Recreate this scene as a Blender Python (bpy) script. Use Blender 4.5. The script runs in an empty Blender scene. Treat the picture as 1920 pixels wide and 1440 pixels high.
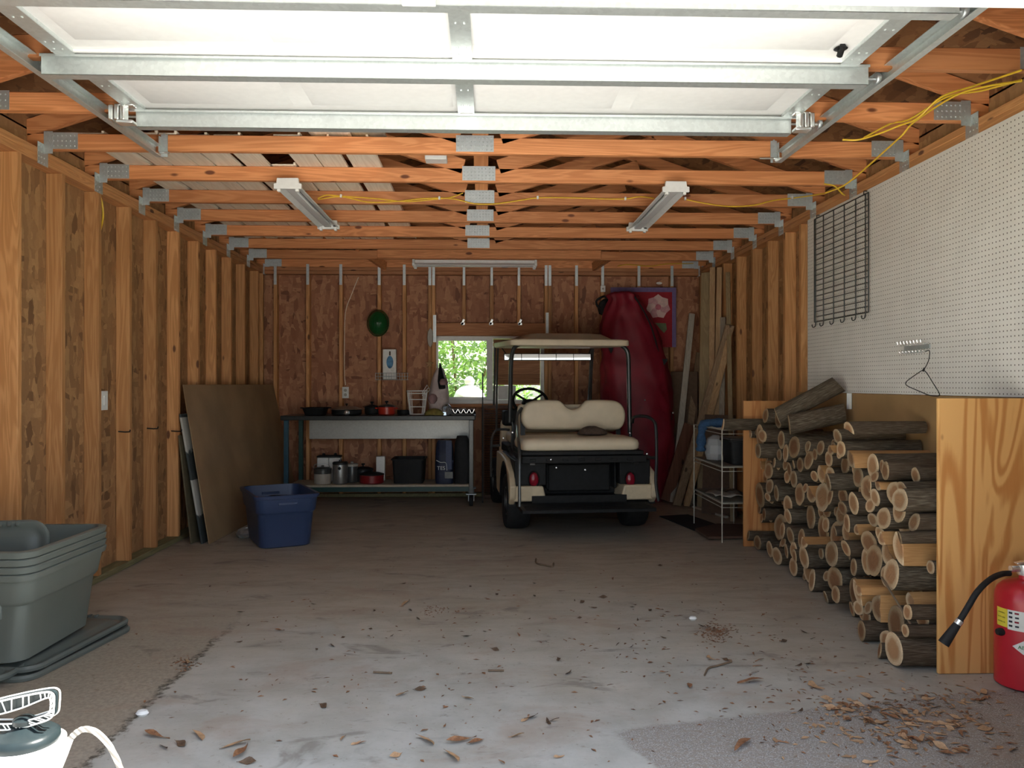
import bpy, bmesh, math, random
from mathutils import Vector, Matrix, Euler, noise
random.seed(7)
R = math.radians
SC = bpy.context.scene
COL = SC.collection
# ------------------------------------------------------------------ camera frame (1920 x 1440)
FPX, CAMZ, YAW = 1486.0, 1.21, math.atan(0.033)
CY, SY = math.cos(YAW), math.sin(YAW)

def _ray(px, py):
    a = (px - 960) / FPX
    return Vector((a * CY + SY, CY - a * SY, -(py - 720) / FPX))

def pty(px, py, Y):          # point of the photo's ray on the plane y = Y
    r = _ray(px, py); t = Y / r.y
    return Vector((r.x * t, Y, CAMZ + r.z * t))

def ptx(px, py, X):          # ... on the plane x = X
    r = _ray(px, py); t = X / r.x
    return Vector((X, r.y * t, CAMZ + r.z * t))

def ptz(px, py, z=0.0):      # ... on a level plane
    r = _ray(px, py); t = (z - CAMZ) / r.z
    return Vector((r.x * t, r.y * t, z))

# ------------------------------------------------------------------ object helpers
OFF = {}

def tag(o, label=None, cat=None, group=None, kind=None):
    if label: o['label'] = label
    if cat: o['category'] = cat
    if group: o['group'] = group
    if kind: o['kind'] = kind
    return o

def thing(name, loc, label, cat, group=None, rz=0.0, local=False):
    o = bpy.data.objects.new(name, None)
    COL.objects.link(o)
    o.empty_display_size = 0.05
    o.location = loc
    o.rotation_euler = (0, 0, rz)
    OFF[o.name] = Vector((0, 0, 0)) if (local or rz) else Vector(loc)
    return tag(o, label, cat, group)

def dup(o, parent=None):
    c = o.copy(); COL.objects.link(c)
    if parent: c.parent = parent
    for ch in list(o.children): dup(ch, c)
    return c

def frame_of(direction, up=(0, 0, 1)):
    z = Vector(direction).normalized(); u = Vector(up)
    if abs(z.dot(u)) > 0.98: u = Vector((1, 0, 0)) if abs(z.x) < 0.9 else Vector((0, 1, 0))
    x = u.cross(z).normalized(); y = z.cross(x).normalized()
    return x, y, z

class MB:
    """collects shapes, then links them as ONE mesh object"""
    def __init__(self): self.v = []; self.f = []; self.m = []
    def _add(self, vs, fs, mi=0):
        n = len(self.v); self.v += [Vector(p) for p in vs]
        self.f += [tuple(i + n for i in f) for f in fs]; self.m += [mi] * len(fs); return self
    def box(self, a, b, mi=0):
        (x0, y0, z0), (x1, y1, z1) = a, b
        x0, x1 = min(x0, x1), max(x0, x1); y0, y1 = min(y0, y1), max(y0, y1); z0, z1 = min(z0, z1), max(z0, z1)
        vs = [(x0, y0, z0), (x1, y0, z0), (x1, y1, z0), (x0, y1, z0), (x0, y0, z1), (x1, y0, z1), (x1, y1, z1), (x0, y1, z1)]
        return self._add(vs, [(0, 3, 2, 1), (4, 5, 6, 7), (0, 1, 5, 4), (1, 2, 6, 5), (2, 3, 7, 6), (3, 0, 4, 7)], mi)
    def hexa(self, b, t, mi=0):      # four bottom and four top corners, counter-clockwise from above
        return self._add(list(b) + list(t), [(0, 3, 2, 1), (4, 5, 6, 7), (0, 1, 5, 4), (1, 2, 6, 5), (2, 3, 7, 6), (3, 0, 4, 7)], mi)
    def bar(self, p, q, w, h, up=(0, 0, 1), mi=0):   # rectangular bar from p to q, w across, h along 'up'
        p, q = Vector(p), Vector(q); x, y, z = frame_of(q - p, up)
        a, b = x * w / 2, y * h / 2
        return self.hexa([p - a - b, p + a - b, p + a + b, p - a + b], [q - a - b, q + a - b, q + a + b, q - a + b], mi)
    def tube(self, pts, r, n=8, caps=True, mi=0, closed=False):
        pts = [Vector(p) for p in pts]; k = len(pts)
        rad = r if isinstance(r, (list, tuple)) else [r] * k
        vs, prev = [], None
        for i, p in enumerate(pts):
            if closed: d = pts[(i + 1) % k] - pts[i - 1]
            else: d = (pts[min(i + 1, k - 1)] - pts[max(i - 1, 0)])
            if d.length < 1e-9: d = Vector((0, 0, 1))
            d.normalize()
            if prev is None: x, y, _ = frame_of(d)
            else:
                x = prev - d * prev.dot(d)
                x = x.normalized() if x.length > 1e-6 else frame_of(d)[0]
                y = d.cross(x)
            prev = x
            for j in range(n):
                a = 2 * math.pi * j / n
                vs.append(p + (x * math.cos(a) + y * math.sin(a)) * rad[i])
        fs = []
        for i in range(k if closed else k - 1):
            for j in range(n):
                a, b = i * n + j, i * n + (j + 1) % n
                c, d2 = ((i + 1) % k) * n + (j + 1) % n, ((i + 1) % k) * n + j
                fs.append((a, b, c, d2))
        if caps and not closed:
            fs.append(tuple(range(n - 1, -1, -1))); fs.append(tuple((k - 1) * n + j for j in range(n)))
        return self._add(vs, fs, mi)
    def lathe(self, prof, c=(0, 0, 0), n=24, axis='z', cap=True, mi=0, sx=1, sy=1):
        c = Vector(c); vs = []
        for r, h in prof:
            for j in range(n):
                a = 2 * math.pi * j / n; u, w = r * math.cos(a) * sx, r * math.sin(a) * sy
                vs.append(c + (Vector((u, w, h)) if axis == 'z' else Vector((h, u, w)) if axis == 'x' else Vector((w, h, u))))
        fs = []
        for i in range(len(prof) - 1):
            for j in range(n):
                fs.append((i * n + j, i * n + (j + 1) % n, (i + 1) * n + (j + 1) % n, (i + 1) * n + j))
        if cap:
            fs.append(tuple(range(n - 1, -1, -1))); fs.append(tuple((len(prof) - 1) * n + j for j in range(n)))
        return self._add(vs, fs, mi)
    def prism(self, poly, o, u, w, d, mi=0):      # polygon in the (u, w) plane at o, pushed along d
        o, u, w, d = Vector(o), Vector(u), Vector(w), Vector(d); k = len(poly)
        a = [o + u * x + w * y for x, y in poly]
        fs = [tuple(range(k - 1, -1, -1)), tuple(range(k, 2 * k))] + [(i, (i + 1) % k, (i + 1) % k + k, i + k) for i in range(k)]
        return self._add(a + [p + d for p in a], fs, mi)
    def loft(self, rings, cap=True, mi=0, closed=True):
        n = len(rings[0]); vs = [p for r in rings for p in r]; fs = []
        for i in range(len(rings) - 1):
            for j in range(n if closed else n - 1):
                fs.append((i * n + j, i * n + (j + 1) % n, (i + 1) * n + (j + 1) % n, (i + 1) * n + j))
        if cap and closed:
            fs.append(tuple(range(n - 1, -1, -1))); fs.append(tuple((len(rings) - 1) * n + j for j in range(n)))
        return self._add(vs, fs, mi)
    def build(self, name, mat, parent=None, smooth=True, bevel=0.0, seg=2, subsurf=0, ang=35, solid=0.0, fix=True):
        me = bpy.data.meshes.new(name)
        off = Vector((0, 0, 0)); o = bpy.data.objects.new(name, me)
        if parent is not None: off = OFF.get(parent.name, off); o.parent = parent
        elif self.v:
            xs = [p.x for p in self.v]; ys = [p.y for p in self.v]; zs = [p.z for p in self.v]
            off = Vector(((min(xs) + max(xs)) / 2, (min(ys) + max(ys)) / 2, min(zs))); o.location = off
        me.from_pydata([p - off for p in self.v], [], self.f)
        for m in (mat if isinstance(mat, (list, tuple)) else [mat]): me.materials.append(m)
        if max(self.m or [0]): me.polygons.foreach_set('material_index', self.m)
        if fix:
            bm = bmesh.new(); bm.from_mesh(me); bmesh.ops.recalc_face_normals(bm, faces=bm.faces); bm.to_mesh(me); bm.free()
        if smooth:
            me.polygons.foreach_set('use_smooth', [True] * len(me.polygons)); me.set_sharp_from_angle(angle=R(ang))
        COL.objects.link(o)
        OFF[o.name] = off
        if solid: md = o.modifiers.new('s', 'SOLIDIFY'); md.thickness = solid; md.offset = 0
        if bevel: md = o.modifiers.new('b', 'BEVEL'); md.width = bevel; md.segments = seg; md.limit_method = 'ANGLE'; md.angle_limit = R(40)
        if subsurf: md = o.modifiers.new('u', 'SUBSURF'); md.levels = md.render_levels = subsurf
        return o

def rounded(w, h, r, n=4):
    out = []
    for cx, cy, a0 in ((w / 2 - r, h / 2 - r, 0), (-w / 2 + r, h / 2 - r, 90), (-w / 2 + r, -h / 2 + r, 180), (w / 2 - r, -h / 2 + r, 270)):
        for i in range(n + 1):
            a = R(a0 + 90 * i / n); out.append((cx + r * math.cos(a), cy + r * math.sin(a)))
    return out

def smooth_path(pts, n=8):          # Catmull-Rom through the points
    P = [Vector(p) for p in pts]; P = [P[0] * 2 - P[1]] + P + [P[-1] * 2 - P[-2]]; out = []
    for i in range(1, len(P) - 2):
        for k in range(n):
            t = k / n
            out.append(0.5 * ((2 * P[i]) + (P[i + 1] - P[i - 1]) * t + (2 * P[i - 1] - 5 * P[i] + 4 * P[i + 1] - P[i + 2]) * t * t + (3 * P[i] - P[i - 1] - 3 * P[i + 1] + P[i + 2]) * t ** 3))
    return out + [P[-2]]

def text(name, s, size, mat, parent, loc, rot, ext=0.0006):
    cu = bpy.data.curves.new(name, 'FONT'); cu.body = s; cu.size = size; cu.extrude = ext; cu.align_x = 'CENTER'; cu.align_y = 'CENTER'
    tmp = bpy.data.objects.new('lettering', cu); me = bpy.data.meshes.new_from_object(tmp); bpy.data.objects.remove(tmp)
    me.materials.clear(); me.materials.append(mat); o = bpy.data.objects.new(name, me); COL.objects.link(o)
    o.parent = parent; o.location = Vector(loc) - OFF.get(parent.name, Vector((0, 0, 0))); o.rotation_euler = rot
    return o

# ------------------------------------------------------------------ materials
class NT:
    def __init__(self, name):
        self.mat = bpy.data.materials.new(name); self.mat.use_nodes = True
        self.t = self.mat.node_tree; self.b = self.t.nodes['Principled BSDF']
    def n(self, typ, **kw):
        nd = self.t.nodes.new(typ)
        for k, v in kw.items():
            if hasattr(nd, k): setattr(nd, k, v)
        return nd
    def l(self, a, b): self.t.links.new(a, b)
    def val(self, sock, v):
        if hasattr(v, 'is_linked') or isinstance(v, bpy.types.NodeSocket): self.l(v, sock)
        else: sock.default_value = v
    def math(self, op, a, b=0.0, c=None, clamp=False):
        nd = self.n('ShaderNodeMath', operation=op, use_clamp=clamp)
        self.val(nd.inputs[0], a); self.val(nd.inputs[1], b)
        if c is not None: self.val(nd.inputs[2], c)
        return nd.outputs[0]
    def coord(self, scale=(1, 1, 1), rot=(0, 0, 0), rnd=0.0, kind='Object'):
        tc = self.n('ShaderNodeTexCoord'); mp = self.n('ShaderNodeMapping')
        mp.inputs['Scale'].default_value = scale; mp.inputs['Rotation'].default_value = rot
        src = tc.outputs[kind]
        if rnd:
            oi = self.n('ShaderNodeObjectInfo'); ad = self.n('ShaderNodeVectorMath', operation='ADD')
            cm = self.n('ShaderNodeCombineXYZ'); m = self.math('MULTIPLY', oi.outputs['Random'], rnd)
            for i in range(3): self.l(m, cm.inputs[i])
            self.l(src, ad.inputs[0]); self.l(cm.outputs[0], ad.inputs[1]); src = ad.outputs[0]
        self.l(src, mp.inputs['Vector']); return mp.outputs[0]
    def noise(self, vec, scale, detail=4, rough=0.55, dist=0.0):
        nd = self.n('ShaderNodeTexNoise'); self.l(vec, nd.inputs['Vector'])
        nd.inputs['Scale'].default_value = scale; nd.inputs['Detail'].default_value = detail
        nd.inputs['Roughness'].default_value = rough; nd.inputs['Distortion'].default_value = dist
        return nd.outputs['Fac']
    def voro(self, vec, scale, feature='F1', out='Distance', rand=1.0):
        nd = self.n('ShaderNodeTexVoronoi', feature=feature); self.l(vec, nd.inputs['Vector'])
        nd.inputs['Scale'].default_value = scale; nd.inputs['Randomness'].default_value = rand
        return nd.outputs[out]
    def ramp(self, fac, stops, interp='LINEAR'):
        nd = self.n('ShaderNodeValToRGB'); cr = nd.color_ramp; cr.interpolation = interp
        while len(cr.elements) < len(stops): cr.elements.new(0.5)
        for e, (p, c) in zip(cr.elements, stops): e.position = p; e.color = tuple(c) + (1,) if len(c) == 3 else c
        self.l(fac, nd.inputs[0]); return nd.outputs[0]
    def mix(self, fac, a, b, blend='MIX'):
        nd = self.n('ShaderNodeMix', data_type='RGBA', blend_type=blend)
        self.val(nd.inputs[0], fac)
        for s, v in ((nd.inputs[6], a), (nd.inputs[7], b)):
            if isinstance(v, bpy.types.NodeSocket): self.l(v, s)
            else: s.default_value = tuple(v) + (1,)
        return nd.outputs[2]
    def step(self, v, lo, hi):
        nd = self.n('ShaderNodeMapRange', interpolation_type='SMOOTHSTEP'); self.val(nd.inputs[0], v)
        nd.inputs[1].default_value = lo; nd.inputs[2].default_value = hi; return nd.outputs[0]
    def bump(self, h, strength=0.3, dist=0.01):
        nd = self.n('ShaderNodeBump'); self.l(h, nd.inputs['Height'])
        nd.inputs['Strength'].default_value = strength; nd.inputs['Distance'].default_value = dist
        self.l(nd.outputs[0], self.b.inputs['Normal'])
    def out(self, col, rough=0.6, metal=0.0, spec=0.4):
        for k, v in (('Base Color', col), ('Roughness', rough), ('Metallic', metal), ('Specular IOR Level', spec)):
            s = self.b.inputs[k]
            if isinstance(v, bpy.types.NodeSocket): self.l(v, s)
            elif k == 'Base Color': s.default_value = tuple(v) + (1,)
            else: s.default_value = v
        return self.mat

def hexc(h):
    c = [int(h[i:i + 2], 16) / 255 for i in (0, 2, 4)]
    return tuple(x / 12.92 if x <= .04045 else ((x + .055) / 1.055) ** 2.4 for x in c)

def plain(name, col, rough=0.5, metal=0.0, var=0.12, scale=30, bump=0.0, spec=0.4, rnd=9.0):
    t = NT(name); v = t.coord(rnd=rnd); f = t.noise(v, scale, 4)
    c = t.mix(t.step(f, .3, .7), tuple(x * (1 - var) for x in col), tuple(min(1, x * (1 + var)) for x in col))
    if bump: t.bump(f, bump, 0.004)
    return t.out(c, rough, metal, spec)

def wood(name, axis, c0, c1, dark, rough=0.62, knots=True, var=0.22):
    t = NT(name); s = [1, 1, 1]; s['xyz'.index(axis)] = 0.07
    v = t.coord(tuple(s), rnd=37.0)
    g = t.noise(v, 55, 5, .6, .6); big = t.noise(v, 9, 3, .5, 1.2)
    wv = t.math('FRACT', t.math('MULTIPLY', big, 9.0))
    ring = t.step(t.math('ABSOLUTE', t.math('SUBTRACT', wv, .5)), .05, .5)
    f = t.math('ADD', t.math('MULTIPLY', g, .6), t.math('MULTIPLY', ring, .4))
    c = t.mix(t.step(f, .2, .8), c0, c1)
    oi = t.n('ShaderNodeObjectInfo')
    br = t.math('MULTIPLY_ADD', oi.outputs['Random'], var * 2, 1 - var)
    hs = t.n('ShaderNodeHueSaturation'); t.l(br, hs.inputs['Value']); t.l(c, hs.inputs['Color']); c = hs.outputs[0]
    if knots:
        s2 = [1, 1, 1]; s2['xyz'.index(axis)] = 0.42
        k = t.voro(t.coord(tuple(s2), rnd=37.0), 7.5)
        c = t.mix(t.math('SUBTRACT', 1.0, t.step(k, .075, .13)), c, dark)
    t.bump(f, .12, .003)
    return t.out(c, rough)

def osb(name, c0, c1, c2, dark, planes='yz'):
    t = NT(name)
    def layer(rot, sc, seed):
        a = t.coord((1, 1, 1), rnd=0)
        ad = t.n('ShaderNodeVectorMath', operation='ADD'); ad.inputs[1].default_value = (seed, seed * 1.7, seed * .6); t.l(a, ad.inputs[0])
        mp = t.n('ShaderNodeMapping'); mp.inputs['Rotation'].default_value = rot; mp.inputs['Scale'].default_value = sc
        t.l(ad.outputs[0], mp.inputs['Vector'])
        w = t.n('ShaderNodeTexNoise'); w.inputs['Scale'].default_value = 3.0; t.l(mp.outputs[0], w.inputs['Vector'])
        mx = t.n('ShaderNodeVectorMath', operation='MULTIPLY_ADD'); t.l(w.outputs['Color'], mx.inputs[0]); mx.inputs[1].default_value = (.25, .25, .25); t.l(mp.outputs[0], mx.inputs[2])
        vo = t.n('ShaderNodeTexVoronoi'); t.l(mx.outputs[0], vo.inputs['Vector']); vo.inputs['Scale'].default_value = 1.0
        sp = t.n('ShaderNodeSeparateColor'); t.l(vo.outputs['Color'], sp.inputs[0])
        return sp.outputs[0], sp.outputs[1]
    ax = {'yz': 0, 'xz': 1, 'xy': 2}[planes]
    def rot(deg): r = [0, 0, 0]; r[ax] = R(deg); return tuple(r)
    def scl(a, b):
        s = {'yz': (8, a, b), 'xz': (a, 8, b), 'xy': (a, b, 8)}[planes]; return s
    a1, b1 = layer(rot(25), scl(24, 8), 1.0); a2, b2 = layer(rot(-40), scl(8, 26), 5.0); a3, b3 = layer(rot(80), scl(23, 9), 9.0)
    pick = t.step(b1, .38, .62)
    f = t.mix(pick, a1, a2); pick2 = t.step(b3, .55, .6)
    f2 = t.mix(pick2, f, a3); bw = t.n('ShaderNodeRGBToBW'); t.l(f2, bw.inputs[0])
    c = t.ramp(bw.outputs[0], [(0, dark), (.12, c0), (.5, c1), (.82, c2), (1, c1)])
    fine = t.noise(t.coord(), 60, 3); c = t.mix(t.math('MULTIPLY', fine, .35), c, dark)
    t.bump(bw.outputs[0], .25, .004)
    return t.out(c, .65)

def plywood(name, c0, c1, dark, axis='z'):
    t = NT(name); s = [1, 1, 1]; s['xyz'.index(axis)] = .095
    v = t.coord(tuple(s), rnd=11)
    n0 = t.noise(v, 6.5, 2, .5, .8)
    w = t.math('FRACT', t.math('MULTIPLY', n0, 7.0))
    r = t.step(t.math('ABSOLUTE', t.math('SUBTRACT', w, .5)), .02, .48)
    g = t.noise(v, 120, 4, .6)
    f = t.math('ADD', t.math('MULTIPLY', r, .65), t.math('MULTIPLY', g, .35))
    c = t.mix(t.step(f, .15, .75), c0, c1)
    k = t.voro(t.coord((1, 1, .5), rnd=11), 4.5); c = t.mix(t.math('SUBTRACT', 1.0, t.step(k, .025, .06)), c, dark)
    return t.out(c, .55)

def galv(name, col, rough=.38, var=.14):
    t = NT(name); v = t.coord(rnd=5); k = t.voro(v, 70, out='Color'); bw = t.n('ShaderNodeRGBToBW'); t.l(k, bw.inputs[0])
    n = t.noise(v, 12, 3); f = t.math('ADD', t.math('MULTIPLY', bw.outputs[0], .5), t.math('MULTIPLY', n, .5))
    c = t.mix(f, tuple(x * (1 - var) for x in col), tuple(min(1, x * (1 + var)) for x in col))
    return t.out(c, rough, .75, .5)

M = {}
M['truss'] = wood('truss_lumber', 'x', (.53, .20, .073), (.68, .29, .118), (.16, .05, .02))
M['truss_z'] = wood('truss_lumber_upright', 'z', (.50, .19, .065), (.62, .27, .10), (.16, .05, .02))
M['stud'] = wood('stud_lumber', 'z', (.46, .215, .08), (.60, .31, .13), (.16, .065, .03))
M['plate'] = wood('plate_lumber', 'y', (.44, .20, .08), (.55, .27, .11), (.14, .06, .03))
M['plate_x'] = wood('plate_lumber_cross', 'x', (.44, .18, .075), (.56, .25, .11), (.14, .06, .03))
M['sill'] = wood('treated_sill', 'y', (.20, .18, .09), (.28, .25, .13), (.08, .07, .04), knots=False)
M['osb_side'] = osb('osb_side', (.30, .16, .072), (.37, .20, .092), (.50, .29, .135), (.18, .092, .043), 'yz')
M['osb_back'] = osb('osb_back', (.34, .14, .073), (.42, .185, .096), (.56, .29, .155), (.18, .072, .04), 'xz')
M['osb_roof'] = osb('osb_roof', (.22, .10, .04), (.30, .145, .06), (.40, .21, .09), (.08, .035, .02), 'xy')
M['galv'] = galv('galvanised_steel', (.72, .77, .77), .42)
M['clip'] = galv('galvanised_clip', (.62, .66, .67), .5)
M['bright_metal'] = galv('bright_zinc', (.85, .85, .84), .22, .05)
M['white_door'] = plain('white_door_steel', (.89, .89, .88), .4, var=.02)
M['white'] = plain('white_plastic', (.78, .78, .75), .4, var=.04)
M['white_paint'] = plain('white_paint', (.80, .80, .78), .45, var=.03)
M['black'] = plain('black_plastic', (.012, .0125, .013), .6, var=.2, spec=.22)
M['rubber'] = plain('rubber', (.014, .014, .015), .75, var=.2)
M['dark_metal'] = plain('dark_painted_metal', (.02, .021, .022), .3, var=.15)
M['grey_tube'] = plain('grey_enamel_tube', (.075, .077, .075), .3, .35, var=.12)
M['steel'] = galv('stainless_steel', (.30, .295, .28), .42, .14)
M['cream'] = plain('cream_vinyl', (.66, .57, .42), .5, var=.05, scale=8)
M['cream_body'] = plain('cream_body_plastic', (.62, .52, .36), .38, var=.05)
M['red_glass'] = plain('red_lens', (.20, .006, .018), .2, var=.1)
M['yellow'] = plain('yellow_cable', (.78, .50, .04), .4, var=.08)
M['plywood'] = plywood('fir_plywood', (.50, .21, .06), (.66, .33, .11), (.2, .1, .04))
M['hardboard'] = plain('tan_hardboard', (.36, .22, .10), .6, var=.12, scale=3)
M['hardboard_dull'] = plain('brown_hardboard', (.31, .205, .11), .55, var=.16, scale=2.5)
# ------------------------------------------------------------------ floor
XL, XR, YB, HT = -2.36, 2.31, 8.53, 2.46      # stud faces of the side walls and back wall, top of plates
SD = 0.089                                     # stud depth
YF0, YF1 = 2.06, 2.16                          # front wall
def floor_material():
    t = NT('garage_concrete'); v = t.coord()
    sp = t.n('ShaderNodeSeparateXYZ'); t.l(v, sp.inputs[0]); X, Y = sp.outputs[0], sp.outputs[1]
    big = t.noise(v, .9, 5, .6); mid = t.noise(v, 4.5, 6, .65); fine = t.noise(v, 40, 5, .7); grit = t.noise(v, 190, 2, .6)
    stretch = t.noise(t.coord((.8, 2.6, 1)), 3.0, 6, .7, .6)
    base = t.mix(t.step(mid, .3, .7), (.365, .372, .34), (.475, .485, .46))
    # brown dust that has settled over the slab, thin near the doorway where it is swept and rained on
    dust = t.step(t.math('ADD', t.math('MULTIPLY', Y, .30), t.math('MULTIPLY', big, 1.3)), 1.15, 2.25)
    c = t.mix(t.math('MULTIPLY', dust, .8), base, t.mix(t.step(stretch, .35, .65), (.45, .385, .295), (.345, .28, .205)))
    # worn brown strip along the studs, divided off by the control joint
    nz = t.math('MULTIPLY', t.math('SUBTRACT', t.noise(v, 7, 4), .5), .25)
    nf = t.math('MULTIPLY', t.math('SUBTRACT', t.noise(v, 26, 4), .5), .10)
    xx = t.math('ADD', X, t.math('ADD', t.math('MULTIPLY', nz, .35), nf))
    strip = t.math('MULTIPLY', t.math('SUBTRACT', 1.0, t.step(xx, -1.30, -1.25)), t.math('SUBTRACT', 1.0, t.step(Y, 3.4, 4.6)))
    c = t.mix(t.math('MULTIPLY', strip, t.math('MULTIPLY_ADD', mid, .5, .45)), c, t.mix(t.step(t.noise(v, 55, 4, .7), .35, .65), (.22, .175, .125), (.36, .295, .215)))
    joint = t.math('MULTIPLY', t.math('SUBTRACT', 1.0, t.step(t.math('ABSOLUTE', t.math('ADD', xx, 1.275)), .004, .03)), t.math('SUBTRACT', 1.0, t.step(Y, 3.6, 4.3)))
    c = t.mix(t.math('MULTIPLY', joint, t.step(fine, .35, .6)), c, (.06, .05, .035))
    # patch of rough exposed aggregate in the corner by the doorway
    e1 = t.math('SUBTRACT', t.math('MULTIPLY_ADD', X, .195, 2.68), Y)
    e2 = t.math('SUBTRACT', X, t.math('MULTIPLY_ADD', t.math('SUBTRACT', 2.76, Y), .48, .408))
    e = t.math('ADD', t.math('SMOOTH_MIN', e1, e2, .25), t.math('ADD', t.math('MULTIPLY', nz, .18), t.math('MULTIPLY', nf, .3)))
    patch = t.step(e, -.012, .02)
    agg = t.mix(t.step(grit, .38, .62), (.20, .19, .175), (.47, .46, .44))
    agg = t.mix(t.step(t.noise(v, 60, 3), .4, .65), agg, (.30, .27, .23))
    c = t.mix(patch, c, agg)
    # blotches and drips
    sp1 = t.step(t.noise(t.coord((1, 1.3, 1)), 22, 5, .75, .4), .60, .68); c = t.mix(t.math('MULTIPLY', sp1, .55), c, (.20, .15, .10))
    rd = t.step(t.noise(t.coord((1.1, 1.7, 1)), 1.7, 5, .65, .5), .52, .66); c = t.mix(t.math('MULTIPLY', rd, .35), c, (.33, .23, .17))
    b1 = t.step(stretch, .60, .72); c = t.mix(t.math('MULTIPLY', b1, .6), c, (.16, .145, .125))
    b2 = t.step(t.noise(t.coord((1, 1.6, 1)), 2.3, 5, .6, .8), .60, .69); c = t.mix(t.math('MULTIPLY', b2, .6), c, (.17, .15, .125))
    c = t.mix(t.math('MULTIPLY', t.step(fine, .55, .8), .35), c, (.14, .12, .10))
    c = t.mix(t.math('MULTIPLY', t.step(t.noise(v, 13, 5, .7), .62, .75), .35), c, (.56, .56, .56))
    t.bump(t.math('ADD', fine, t.math('MULTIPLY', patch, t.math('MULTIPLY', grit, 2.0))), .18, .004)
    return t.out(c, t.math('MULTIPLY_ADD', mid, .25, .5), 0, .35)
M['floor'] = floor_material()
def struct(mb, name, mat, parent=None, **k):
    o = mb.build(name, mat, parent, **k)
    if parent is None: o['kind'] = 'structure'
    return o
fl = MB().box((-2.6, 2.0, -.12), (2.6, 8.75, 0)).build('floor', M['floor']); fl['kind'] = 'structure'
fl.location = (0, 0, 0); fl.data.transform(Matrix.Translation((0, (2.0 + 8.75) / 2, -.12)))
def drive_material():
    t = NT('driveway_concrete'); v = t.coord(); m = t.noise(v, 3, 5); return t.out(t.mix(m, (.56, .545, .51), (.68, .665, .63)), .8)
struct(MB().box((-6, -12, -.14), (6, 1.998, -.01)), 'driveway', drive_material())
def lawn_material():
    t = NT('lawn'); v = t.coord(); m = t.noise(v, 14, 5, .7); return t.out(t.mix(t.step(m, .3, .7), (.10, .20, .04), (.30, .40, .12)), .9)
gl = MB().box((-16, 8.76, -.16), (16, 26, -.06))
gl.box((-16, -12, -.16), (-6.02, 8.76, -.06)).box((6.02, -12, -.16), (16, 8.76, -.06))
struct(gl, 'lawn_ground', lawn_material())

# ------------------------------------------------------------------ walls
def stud(parent, a, b, mat='stud', name='stud'):
    return MB().box(a, b).build(name, M[mat], parent, bevel=.003, seg=1)
wl = struct(MB().box((XL - SD - .012, YF1, .0), (XL - SD, YB + SD, HT + .12)), 'wall_left', M['osb_side'])
for k in range(11):
    y = 4.075 + .419 * k
    if k == 10: y = 8.30
    stud(wl, (XL - SD, y, .038), (XL, y + .038, HT - .076))
for y in (2.40, 2.82, 3.24, 3.66): stud(wl, (XL - SD, y, .038), (XL, y + .038, HT - .076))
stud(wl, (XL - SD, YB - .05, .038), (XL, YB - .012, HT - .076))
stud(wl, (XL - SD, YF1, HT - .076), (XL, YB, HT - .038), 'plate', 'top_plate'); stud(wl, (XL - SD, YF1, HT - .038), (XL, YB + SD, HT), 'plate', 'top_plate')
stud(wl, (XL - SD, YF1, .001), (XL + .004, YB, .038), 'sill', 'sill_plate')
wr = struct(MB().box((XR + SD, YF1, .0), (XR + SD + .012, YB + SD, HT + .12)), 'wall_right', M['osb_side'])
for y in (2.4, 2.82, 3.24, 3.66, 4.1, 4.5, 4.92, 5.34, 5.74, 6.05, 6.42, 6.80, 7.22, 7.64, 8.06, 8.48):
    stud(wr, (XR, y, .038), (XR + SD, y + .038, HT - .076))
stud(wr, (XR, YF1, HT - .076), (XR + SD, YB, HT - .038), 'plate', 'top_plate'); stud(wr, (XR, YF1, HT - .038), (XR + SD, YB + SD, HT), 'plate', 'top_plate')
stud(wr, (XR - .004, YF1, .001), (XR + SD, YB, .038), 'sill', 'sill_plate')

WX0, WX1, WZ0, WZ1 = -.535, .640, .995, 1.727       # window opening
RISE = .333
APEX = -.03
def roof_z(x): return HT + .155 + (2.47 - abs(x - APEX)) * RISE
y0 = YB + SD
wbk = MB().box((XL - SD, y0, 0), (WX0, y0 + .012, HT)).box((WX1, y0, 0), (XR + SD, y0 + .012, HT))
wbk.box((WX0, y0, 0), (WX1, y0 + .012, WZ0)).box((WX0, y0, WZ1), (WX1, y0 + .012, HT))
wbk.prism([(XL - SD, HT), (XR + SD, HT), (XR + SD, roof_z(XR + SD)), (APEX, roof_z(APEX)), (XL - SD, roof_z(XL - SD))], (0, y0, 0), (1, 0, 0), (0, 0, 1), (0, .012, 0))
wb = struct(wbk, 'wall_back', M['osb_back'])
SXP = [516, 577, 639, 711, 758, 806, 813, 1024, 1031, 1081, 1130, 1198, 1260, 1318]
def bx(px): return pty(px, 700, YB).x
for p in SXP:
    x = bx(p); stud(wb, (x - .019, YB, .038), (x + .019, YB + SD, HT - .076))
for p in (870, 922, 973):
    x = bx(p); stud(wb, (x - .019, YB, 1.866), (x + .019, YB + SD, HT - .076), 'stud', 'cripple_stud')
    stud(wb, (x - .019, YB, .038), (x + .019, YB + SD, WZ0 - .038), 'stud', 'cripple_stud')
stud(wb, (WX0 - .01, YB + .002, WZ1 + .002), (WX1 + .01, YB + SD, 1.866), 'plate_x', 'window_header')
stud(wb, (WX0, YB + .002, WZ0 - .038), (WX1, YB + SD, WZ0 - .001), 'plate_x', 'window_sill_plate')
stud(wb, (XL, YB, HT - .076), (XR, YB + SD, HT - .039), 'plate_x', 'top_plate'); stud(wb, (XL, YB, HT - .038), (XR, YB + SD, HT), 'plate_x', 'top_plate')
stud(wb, (XL, YB - .004, .001), (XR, YB + SD, .038), 'sill', 'sill_plate')
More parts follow.
